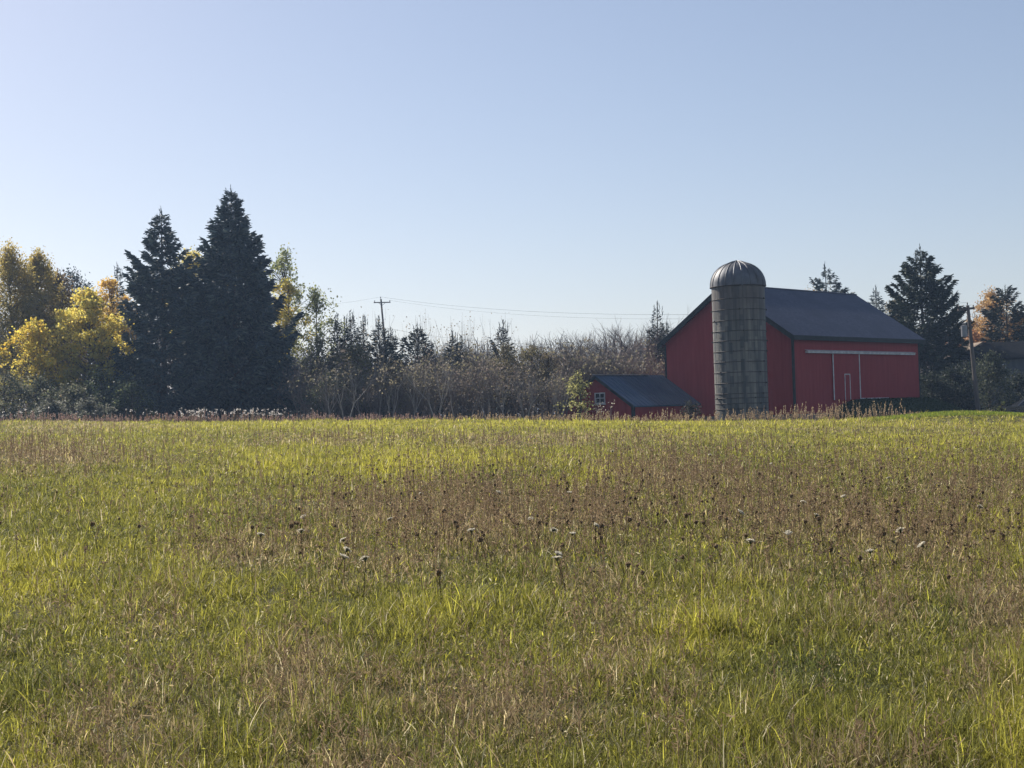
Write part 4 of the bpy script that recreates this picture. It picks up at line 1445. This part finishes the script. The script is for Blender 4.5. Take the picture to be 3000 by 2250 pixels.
u0, z0 = wall_u(2359, 1033)
u1, z1 = wall_u(2674, 1037)
tz = (z0 + z1) / 2
b = MB()
b.box((u0, -.22, tz - .06), (u1, .0, tz + .08))
b.add([(u0 - .05, -.26, tz + .07), (u1 + .05, -.26, tz + .07), (u1 + .05, .0, tz + .15), (u0 - .05, .0, tz + .15), (u0 - .05, -.26, tz + .10), (u1 + .05, -.26, tz + .10), (u1 + .05, .0, tz + .18), (u0 - .05, .0, tz + .18)],
      [(3, 2, 1, 0), (4, 5, 6, 7), (0, 1, 5, 4), (1, 2, 6, 5), (3, 0, 4, 7), (2, 3, 7, 6)])
b.build('door_track', M['white_trim'], barn)
ua, za = wall_u(2439, 1100)
ub, _ = wall_u(2516, 1100)
_, zb = wall_u(2480, 1171)
b = MB()
b.box((ua, -.08, zb), (ub, -.004, tz - .11))
sd = b.build('sliding_door', M['red'], barn)
for uu in (ua, ub):
    b = MB()
    b.box((uu - .055, -.105, zb), (uu + .055, -.082, tz - .08))
    b.build('trim_strip', M['white_trim'], sd)
um0, zm = wall_u(2472, 1098)
um1, _ = wall_u(2486, 1098)
b = MB()
b.box((um0 + .02, -.095, zb + .02), (um1 - .02, -.083, zm - .03))
b.build('walk_door', M['red'], sd)
b = MB()
b.box((um0 - .05, -.112, zb), (um0 + .015, -.082, zm))
b.box((um1 - .015, -.112, zb), (um1 + .05, -.082, zm))
b.box((um0 - .05, -.112, zm + .002), (um1 + .05, -.082, zm + .07))
b.build('door_frame', M['white_trim'], sd)
uc, _ = wall_u(2602, 1171)
b = MB()
b.box((ub + .15, -.06, zb + .02), (uc, -.004, zb + .1))
b.build('sill_board', M['white_trim'], barn)
# grassy bank up to the door
bk = MB()
nu, nv = 46, 14
us = np.linspace(-1, LU + 1.5, nu)
vs = np.linspace(-7.0, -.02, nv)
UU, VV = np.meshgrid(us, vs)
top = gz0 + zb - .06
hgt_ = np.clip((UU - 1.0) / 7.0, 0, 1)
hgt_ = hgt_ * hgt_ * (3 - 2 * hgt_) * np.clip((LU + 1.6 - UU) / 2.0, 0, 1)
edge = np.clip((VV + 7.0) / 5.5, 0, 1)
WX = BX + UU * math.cos(ROT) - VV * math.sin(ROT)
WY = BY + UU * math.sin(ROT) + VV * math.cos(ROT)
gzz = ground_z(WX, WY)
WZ = gzz - .15 + (top - gzz + .15) * hgt_ * edge + .05 * vnoise(WX, WY, .7, 3)
ii = (np.arange(nv - 1)[:, None] * nu + np.arange(nu - 1)[None, :])
bk.add(np.stack([WX, WY, WZ], -1).reshape(-1, 3), np.stack([ii, ii + 1, ii + nu + 1, ii + nu], -1).reshape(-1, 4))
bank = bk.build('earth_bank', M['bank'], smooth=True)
tag(bank, 'shaded grassy earth bank up to the barn door', 'bank', kind='structure')
bg_ = MB()
n = 5000
uu = rng.uniform(2, LU - .4, n)
vv_ = rng.uniform(-6.5, -.1, n)
h_ = np.clip((uu - 1.0) / 7.0, 0, 1)
h_ = h_ * h_ * (3 - 2 * h_)
wx = BX + uu * math.cos(ROT) - vv_ * math.sin(ROT)
wy = BY + uu * math.sin(ROT) + vv_ * math.cos(ROT)
g0 = ground_z(wx, wy)
wz = g0 - .12 + (top - g0 + .12) * h_ * np.clip((vv_ + 7) / 5.5, 0, 1)
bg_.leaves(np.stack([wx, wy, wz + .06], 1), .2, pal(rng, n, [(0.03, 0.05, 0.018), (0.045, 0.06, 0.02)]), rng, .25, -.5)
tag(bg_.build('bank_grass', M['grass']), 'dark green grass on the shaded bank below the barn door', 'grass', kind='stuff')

# ------------------------------------------------------------------ silo
SD_ = 98.4
sl_, sr_ = at(2083.5, 841, SD_), at(2240, 836, SD_)
SR = float(sr_[0] - sl_[0]) / 2 * .985
SX = float(sr_[0] + sl_[0]) / 2
SG = float(ground_z(SX, SD_)) - .1
dome_z = float(at(2161, 839, SD_)[2]) - SG
tip_z = float(at(2156, 764, SD_)[2]) - SG
silo = empty('silo', (SX, SD_, SG))
tag(silo, 'tall round concrete stave silo with steel hoops and ribbed metal dome', 'silo')
b = MB()
ns = 88
a = np.arange(ns) * 2 * math.pi / ns
ring = np.stack([np.cos(a) * SR, np.sin(a) * SR], 1)
levels = np.linspace(0, dome_z, 16)
v = np.concatenate([np.concatenate([ring, np.full((ns, 1), z_)], 1) for z_ in levels])
i_ = np.arange(15)[:, None] * ns
j_ = np.arange(ns)[None, :]
q = np.stack([i_ + j_, i_ + (j_ + 1) % ns, i_ + ns + (j_ + 1) % ns, i_ + ns + j_], -1).reshape(-1, 4)
b.add(v, q)
b.build('stave_wall', M['silo'], silo, smooth=True)
for py in (873, 905, 937, 968, 997, 1028, 1059, 1090, 1122, 1153, 1166, 1182, 1198):
    z_ = float(at(2165, py, SD_ - SR)[2]) - SG
    aa = np.linspace(0, 2 * math.pi, 61)
    b = MB()
    b.tube(np.stack([np.cos(aa) * (SR + .02), np.sin(aa) * (SR + .02), np.full(61, z_)], 1), .024, 5)
    for k in range(4):                       # the hoop's tightening lugs
        aq = -2.2 + k * 1.6 + py * .7
        b.box((math.cos(aq) * (SR + .05) - .04, math.sin(aq) * (SR + .05) - .04, z_ - .05), (math.cos(aq) * (SR + .05) + .04, math.sin(aq) * (SR + .05) + .04, z_ + .05))
    b.build('hoop', M['hoop'], silo, smooth=False)
b = MB()
nseg, nlat = 20, 10
Rd = SR + .07
Hd = tip_z - dome_z
sub = 6
na = nseg * sub
v, rows = [], nlat + 1
for i in range(rows):
    t = i / nlat
    z_ = dome_z - .06 + (Hd - .05) * math.sin(t * math.pi / 2) ** .95 + (.11 * max(0, t - .8) / .2)
    rr_ = Rd * math.cos(t * math.pi / 2) ** .92 + .02
    for k in range(na):
        f = (k % sub) / sub
        bulge = 1 + .007 * math.sin(math.pi * f)
        aq = k * 2 * math.pi / na
        v.append((math.cos(aq) * rr_ * bulge, math.sin(aq) * rr_ * bulge, z_))
q = [(i * na + k, i * na + (k + 1) % na, (i + 1) * na + (k + 1) % na, (i + 1) * na + k) for i in range(nlat) for k in range(na)]
b.add(v, q)
dome = b.build('dome', M['steel'], silo, smooth=True)
b = MB()
for k in range(nseg):
    aq = k * 2 * math.pi / nseg
    pr = []
    for i in range(rows):
        t = i / nlat
        pr.append((math.cos(aq) * (Rd * math.cos(t * math.pi / 2) ** .92 + .03), math.sin(aq) * (Rd * math.cos(t * math.pi / 2) ** .92 + .03), dome_z - .06 + (Hd - .05) * math.sin(t * math.pi / 2) ** .95 + (.11 * max(0, t - .8) / .2) + .01))
    b.tube(pr, .028, 4)
b.build('seam', M['steel'], dome)
b = MB()
b.add([(math.cos(k * .3927) * .42, math.sin(k * .3927) * .42, tip_z - .12) for k in range(16)] + [(0, 0, tip_z + .04)], tris=[(k, (k + 1) % 16, 16) for k in range(16)])
b.build('cap', M['steel'], dome)
aa = np.linspace(0, 2 * math.pi, 81)
b = MB()
b.tube(np.stack([np.cos(aa) * (Rd + .015), np.sin(aa) * (Rd + .015), np.full(81, dome_z - .05)], 1), .04, 6)
b.build('rim', M['hoop'], dome)

# ------------------------------------------------------------------ shed
kp_ = at(1855, 1187, 97)
KX, KY = float(kp_[0]), 97.0
shed_g = float(ground_z(KX, KY)) - .2
shed = empty('shed', (KX, KY, shed_g), ROT)
tag(shed, 'small low red shed with blue metal roof in front of the barn', 'shed')
SEZ = float(kp_[2]) - shed_g
SW, SL = 6.4, 7.0
SRZ = float(at(1752, 1104, KY + SW / 2 * math.cos(ROT))[2]) - shed_g
for xg, th_ in ((0, .1), (SL, -.1)):
    b = MB()
    prism_wall(b, [(xg, 0, 0), (xg, SW, 0), (xg, SW, SEZ), (xg, SW / 2, SRZ - .05), (xg, 0, SEZ)], (th_, 0, 0))
    b.build('gable_wall', M['red_shed'], shed)
for y0, y1 in ((.003, .1), (SW - .1, SW - .003)):
    b = MB()
    b.box((.102, y0, 0), (SL - .102, y1, SEZ - .02))
    b.build('side_wall', M['red_shed'], shed)
b = MB()
ssl = (SRZ - SEZ) / (SW / 2)
for s in (0, 1):
    ye = -.25 if s == 0 else SW + .25
    o = [(-.25, ye, SEZ - .25 * ssl + .02), (SL + .25, ye, SEZ - .25 * ssl + .02), (SL + .25, SW / 2, SRZ + .02), (-.25, SW / 2, SRZ + .02)]
    v = o + [(x_, y_, z_ + .1) for x_, y_, z_ in o]
    b.add(v, [(3, 2, 1, 0), (4, 5, 6, 7), (0, 1, 5, 4), (1, 2, 6, 5), (3, 0, 4, 7)])
    if s == 0:
        for k in range(17):                  # standing seams of the sheets
            xs_ = -.25 + k * (SL + .5) / 16
            b.beam((xs_, ye, SEZ - .25 * ssl + .135), (xs_, SW / 2 - .05, SRZ + .115), .03, .03)
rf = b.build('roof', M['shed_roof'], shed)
b = MB()
b.beam((-.27, SW / 2, SRZ + .15), (SL * .8, SW / 2, SRZ + .15), .26, .035)  # cap covers only the sunlit stretch; the shade is put into its length
b.build('ridge_cap', M['lamp'], rf)
for s in (0, 1):
    b = MB()
    ye = -.25 if s == 0 else SW + .25
    b.add([(-.28, ye, SEZ - .25 * ssl - .1), (-.28, SW / 2, SRZ - .1), (-.28, SW / 2, SRZ + .1), (-.28, ye, SEZ - .25 * ssl + .1), (-.252, ye, SEZ - .25 * ssl - .1), (-.252, SW / 2, SRZ - .1), (-.252, SW / 2, SRZ + .1), (-.252, ye, SEZ - .25 * ssl + .1)],
          [(0, 1, 2, 3), (7, 6, 5, 4), (0, 4, 5, 1), (1, 5, 6, 2), (2, 6, 7, 3), (3, 7, 4, 0)])
    b.build('rake_board', M['dark_trim'], shed)
b = MB()
b.box((-.03, -.03, 0), (.16, .16, SEZ - .12))
b.build('corner_board', M['dark_trim'], shed)


def gable_v(px, py):
    r = ray(px, py)
    n_ = np.array([math.cos(ROT), math.sin(ROT), 0])
    o_ = np.array([KX, KY, 0])
    t = np.dot(o_ - CP, n_) / np.dot(r, n_)
    p_ = CP + r * t
    return float(-(p_[0] - KX) * math.sin(ROT) + (p_[1] - KY) * math.cos(ROT)), float(p_[2] - shed_g)


v0, w0 = gable_v(1774, 1182)
v1, w1 = gable_v(1743, 1151)
win_ = empty('window', (0, 0, 0))
bpy.data.objects.remove(win_)
b = MB()
t_ = .075
b.box((-.05, v0, w0), (-.004, v0 + t_, w1))
b.box((-.05, v1 - t_, w0), (-.004, v1, w1))
b.box((-.05, v0 + t_ + .001, w0), (-.004, v1 - t_ - .001, w0 + t_))
b.box((-.05, v0 + t_ + .001, w1 - t_), (-.004, v1 - t_ - .001, w1))
vm, wm_ = (v0 + v1) / 2, (w0 + w1) / 2
b.box((-.045, vm - .025, w0 + t_ + .001), (-.006, vm + .025, w1 - t_ - .001))
b.box((-.042, v0 + t_ + .001, wm_ - .025), (-.008, vm - .026, wm_ + .025))
b.box((-.042, vm + .026, wm_ - .025), (-.008, v1 - t_ - .001, wm_ + .025))
wf = b.build('window', M['white_trim'], shed)
b = MB()
b.box((-.018, v0 + .02, w0 + .02), (-.003, v1 - .02, w1 - .02))
b.build('pane', M['glass'], wf)
b = MB()
b.box((-.1, v0 - .05, w0 - .07), (-.003, v1 + .05, w0 - .003))
b.build('sill', M['white_trim'], wf)

# ------------------------------------------------------------------ house on the right
HD = 126.0
hp = at(2886, 1003, HD + 4)
hx0 = float(at(2815, 1052, HD)[0])
hg = float(ground_z(hx0, HD)) - .2
house = empty('house', (hx0, HD, hg))
tag(house, 'grey house with dark shingled roof behind the tall bush', 'house')
hez = float(at(2830, 1052, HD)[2]) - hg
hrz = float(hp[2]) - hg
HL = 11.0
b = MB()
prism_wall(b, [(.4, .4, 0), (.4, 7.6, 0), (.4, 7.6, hez), (.4, .4, hez)], (.12, 0, 0))
b.box((.523, .4, 0), (HL, .55, hez - .03))
b.box((.523, 7.45, 0), (HL, 7.6, hez - .03))
b.box((HL - .12, .553, 0), (HL - .002, 7.447, hez - .03))
b.build('wall', M['house_wall'], house)
b = MB()
rx0 = float(hp[0]) - hx0
b.add([(0, 0, hez), (HL + .4, 0, hez), (HL - 1.5, 4, hrz), (rx0, 4, hrz), (0, 8, hez), (HL + .4, 8, hez),
       (0, 0, hez - .14), (HL + .4, 0, hez - .14), (0, 8, hez - .14), (HL + .4, 8, hez - .14)],
      [(0, 1, 2, 3), (4, 3, 2, 5), (6, 8, 9, 7), (0, 6, 7, 1), (4, 5, 9, 8)], tris=[(0, 3, 4), (1, 5, 2)])
b.add([(0, 0, hez - .001), (0, 8, hez - .001), (0, 8, hez - .139), (0, 0, hez - .139)], [(0, 1, 2, 3)])
b.build('roof', M['house_roof'], house)
for k, xw in enumerate((3.0, 6.4)):
    b = MB()
    b.box((xw - .06, .35, hez - 1.75), (xw + 1.06, .398, hez - .55))
    w_ = b.build('window', M['white_trim'], house)
    b = MB()
    b.box((xw, .335, hez - 1.68), (xw + 1.0, .349, hez - .62))
    b.build('pane', M['glass'], w_)
# low tan-roofed outbuilding between bush and pole
op = at(2800, 1050, 130)
og = float(ground_z(op[0], 130)) - .2
outb = empty('garage', (float(op[0]), 130.0, og), 0)
tag(outb, 'low garage with sunlit tan roof left of the grey house', 'garage')
oz = float(op[2]) - og
b = MB()
b.box((.2, .2, 0), (4.8, 4.8, oz - .06))
b.build('wall', M['house_wall'], outb)
b = MB()
tanr = surf_mat('tan_shingles', (0.16, 0.12, 0.09), (0.26, 0.2, 0.15), (4, 4, 4), .9)
b.add([(0, 0, oz - .05), (5, 0, oz - .05), (5, 5, oz - .05), (0, 5, oz - .05), (2.5, 0, oz + 1.45), (2.5, 5, oz + 1.45)], [(0, 4, 5, 3), (1, 2, 5, 4), (0, 3, 2, 1)], tris=[(0, 1, 4), (3, 5, 2)])
b.build('roof', tanr, outb)

# ------------------------------------------------------------------ parked car at the right edge
cpos = at(2936, 1200, 104)
cg = float(ground_z(cpos[0], 104))
cz = float(at(2965, 1168, 104)[2])
car = empty('parked_car', (float(cpos[0]), 104.0, cz - 1.48))
tag(car, 'dark parked car at the right edge of the picture behind the lawn', 'car')
prof = [(0, .35), (.05, .72), (.25, .86), (1.15, .95), (1.75, 1.40), (2.1, 1.47), (3.3, 1.47), (3.75, 1.36), (4.25, .98), (4.5, .9), (4.55, .4), (4.3, .28), (.3, .28)]
b = MB()
n = len(prof)
ys_ = [0, .08, 1.62, 1.7]
ins = [.06, 0, 0, .06]
v = []
cx_, cz_ = 2.3, .8
for yv, k in zip(ys_, ins):
    for (px_, pz_) in prof:
        tuck = max(0, pz_ - .95) * .42
        yy_ = yv + (tuck if yv < .85 else -tuck)
        v.append((px_ + (cx_ - px_) * k * .3, yy_, pz_ + (cz_ - pz_) * k * .3))
q = [(r_ * n + i, r_ * n + (i + 1) % n, (r_ + 1) * n + (i + 1) % n, (r_ + 1) * n + i) for r_ in range(3) for i in range(n)]
b.add(v, q, polys=[list(range(n)), [3 * n + i for i in range(n)][::-1]])
b.build('body', M['car'], car)
for (xa, xb, xc, xd) in ((1.3, 1.82, 2.55, 2.55), (2.65, 2.65, 3.3, 3.85)):
    b = MB()
    b.add([(xa, -.004, 1.0), (xd, -.004, 1.0), (xc, .17, 1.40), (xb, .17, 1.40)], [(0, 1, 2, 3)])
    b.add([(xa, .02, 1.0), (xd, .02, 1.0), (xc, .19, 1.40), (xb, .19, 1.40)], [(3, 2, 1, 0)])
    b.build('side_window', M['glass'], car)
for xw in (.85, 3.65):
    b = MB()
    b.tube([(xw, -.03, .33), (xw, .2, .33)], .33, 20)
    w_ = b.build('wheel', M['tyre'], car)
    b = MB()
    b.tube([(xw, -.045, .33), (xw, -.028, .33)], .2, 14)
    b.build('rim', M['lamp'], w_)
b = MB()
b.box((-.005, .12, .62), (.1, .42, .76))
b.build('headlight', M['lamp'], car)
b = MB()
b.beam((1.7, .3, 1.50), (3.4, .3, 1.50), .05, .04)
b.build('roof_rail', M['lamp'], car)

# ------------------------------------------------------------------ utility poles and wires
# far pole
FD = 190.0
ptop = at(1116, 876, FD)
pbot = at(1134, 1080, FD)
dirp = (pbot - ptop)
pbot = ptop + dirp * 1.3
fp = empty('utility_pole', (float(pbot[0]), float(pbot[1]), float(pbot[2])))
tag(fp, 'far wooden utility pole with a single crossarm above the thicket', 'utility pole', 'utility poles')
o_ = np.array(fp.location)
b = MB()
b.tube([pbot - o_, ptop - o_], [.17, .11], 8)
b.build('pole', M['pole'], fp)
ca_, cb2 = at(1095, 886.5, FD - .15), at(1144, 885.5, FD - .15)
b = MB()
b.beam(ca_ - o_, cb2 - o_, .12, .13)
xarm = b.build('crossarm', M['pole'], fp)
ins_pts = [at(1097.5, 883, FD - .15), at(1142, 882, FD - .15), at(1115, 872, FD)]
for p in ins_pts:
    b = MB()
    q_ = p - o_
    b.tube([q_ - [0, 0, .14], q_, q_ + [0, 0, .04], q_ + [0, 0, .12]], [.03, .05, .07, .04], 8)
    b.build('insulator', M['ceramic'], fp)
mid = at(1119, 895, FD - .12)
for s in (1109, 1129):
    b = MB()
    b.beam(at(s, 887, FD - .16) - o_, mid - o_, .03, .05)
    b.build('brace', M['pole'], fp)
# near pole
ND = 108.0
ptop = at(2835, 895, ND)
pbot0 = at(2866, 1212, ND)
pbot = ptop + (pbot0 - ptop) * 1.06
npole = empty('utility_pole', (float(pbot[0]), float(pbot[1]), float(pbot[2])))
tag(npole, 'leaning wooden utility pole with grey transformer right of the barn', 'utility pole', 'utility poles')
o_ = np.array(npole.location)
b = MB()
b.tube([pbot - o_, ptop - o_], [.175, .12], 10)
b.build('pole', M['pole'], npole)
na_, nb_ = at(2806, 908, ND - .2), at(2854, 902.5, ND + .2)
b = MB()
b.beam(na_ - o_, nb_ - o_, .13, .17)
b.build('crossarm', M['pole'], npole)
nins = [at(2809, 899, ND - .2), at(2821, 898, ND - .15), at(2851, 897, ND + .2), at(2834, 890, ND)]
for p in nins:
    b = MB()
    q_ = p - o_
    b.tube([q_ - [0, 0, .12], q_, q_ + [0, 0, .04], q_ + [0, 0, .11]], [.025, .045, .06, .03], 8)
    b.build('insulator', M['ceramic'], npole)
b = MB()
b.beam(at(2820, 906, ND - .18) - o_, at(2836, 921, ND - .14) - o_, .03, .05)
b.build('brace', M['pole'], npole)
# transformer can
t0, t1 = at(2826, 987, ND - .1), at(2824, 953, ND - .1)
b = MB()
w_ = t0 - o_
v_ = t1 - o_
d_ = v_ - w_
b.tube([w_ + d_ * .0, w_ + d_ * .03, w_ + d_ * .92, w_ + d_ * .97, w_ + d_ * 1.0], [.2, .235, .235, .25, .12], 16)
tr = b.build('transformer', M['tank'], npole, smooth=False)
for k in (-.09, .09):
    b = MB()
    q_ = v_ + np.array([k, 0, 0])
    b.tube([q_, q_ + [0, 0, .1], q_ + [0, 0, .2]], [.04, .05, .025], 8)
    b.build('bushing', M['ceramic'], tr)
b = MB()
b.beam(w_ + d_ * .75 + [.1, 0, 0], w_ + d_ * .75 + [.42, 0, 0], .12, .08)
b.build('bracket', M['hoop'], tr)
# loop-shaped bracket at the right of the pole
b = MB()
lp = [at(2838, 923, ND), at(2846, 920, ND)]
b.tube([x_ - o_ for x_ in lp], .02, 5)
loop = [(2849, 930), (2850, 918), (2853, 915), (2856, 917), (2855, 928), (2852, 931), (2849, 930)]
b.tube([at(a_, c__, ND) - o_ for a_, c__ in loop], .025, 5)
b.build('wire_loop', M['lamp'], npole)
# fence-like pale stub at the pole foot is grass; wires next


def wire(p, q, sag, r, label, cat='power line', group='power lines between the poles'):
    t = np.linspace(0, 1, 40)
    pts = p[None, :] * (1 - t)[:, None] + q[None, :] * t[:, None]
    pts[:, 2] -= sag * 4 * t * (1 - t)
    b_ = MB()
    b_.tube(pts, r, 4)
    o = b_.build('power_line', M['wire'])
    tag(o, label, cat, group)
    return o


wire(ins_pts[2] + [0, 0, .1], nins[3] + [0, 0, .1], 1.55, .009, 'uppermost power line from pole top to pole top')
wire(ins_pts[1] + [0, 0, .1], nins[2] + [0, 0, .1], 1.7, .007, 'power line from the right crossarm end of the far pole')
wire(at(1126, 960, FD), at(1640, 1010, 150), .5, .010, 'lowest cable leaving the far pole downward to the right')
wire(ins_pts[2] + [0, 0, .1], at(640, 905, 185), .6, .007, 'power line running left from the far pole behind the larch')

# ------------------------------------------------------------------ haze
HAZE_D = 0.00034
if HAZE_D:
    b = MB()
    b.box((-3100, -410, -70), (3100, 4100, 42))
    hm = bpy.data.materials.new('haze_air')
    hm.use_nodes = True
    ht = hm.node_tree
    ht.nodes.clear()
    ho = ht.nodes.new('ShaderNodeOutputMaterial')
    hv = ht.nodes.new('ShaderNodeVolumePrincipled')
    hv.inputs['Color'].default_value = (0.46, 0.66, 1.0, 1)
    hv.inputs['Density'].default_value = HAZE_D
    hv.inputs['Anisotropy'].default_value = 0.3
    ht.links.new(hv.outputs[0], ho.inputs['Volume'])
    tag(b.build('haze', hm), 'thin bluish autumn haze over the whole scene', 'haze', kind='stuff')

print('objects', len(bpy.data.objects))
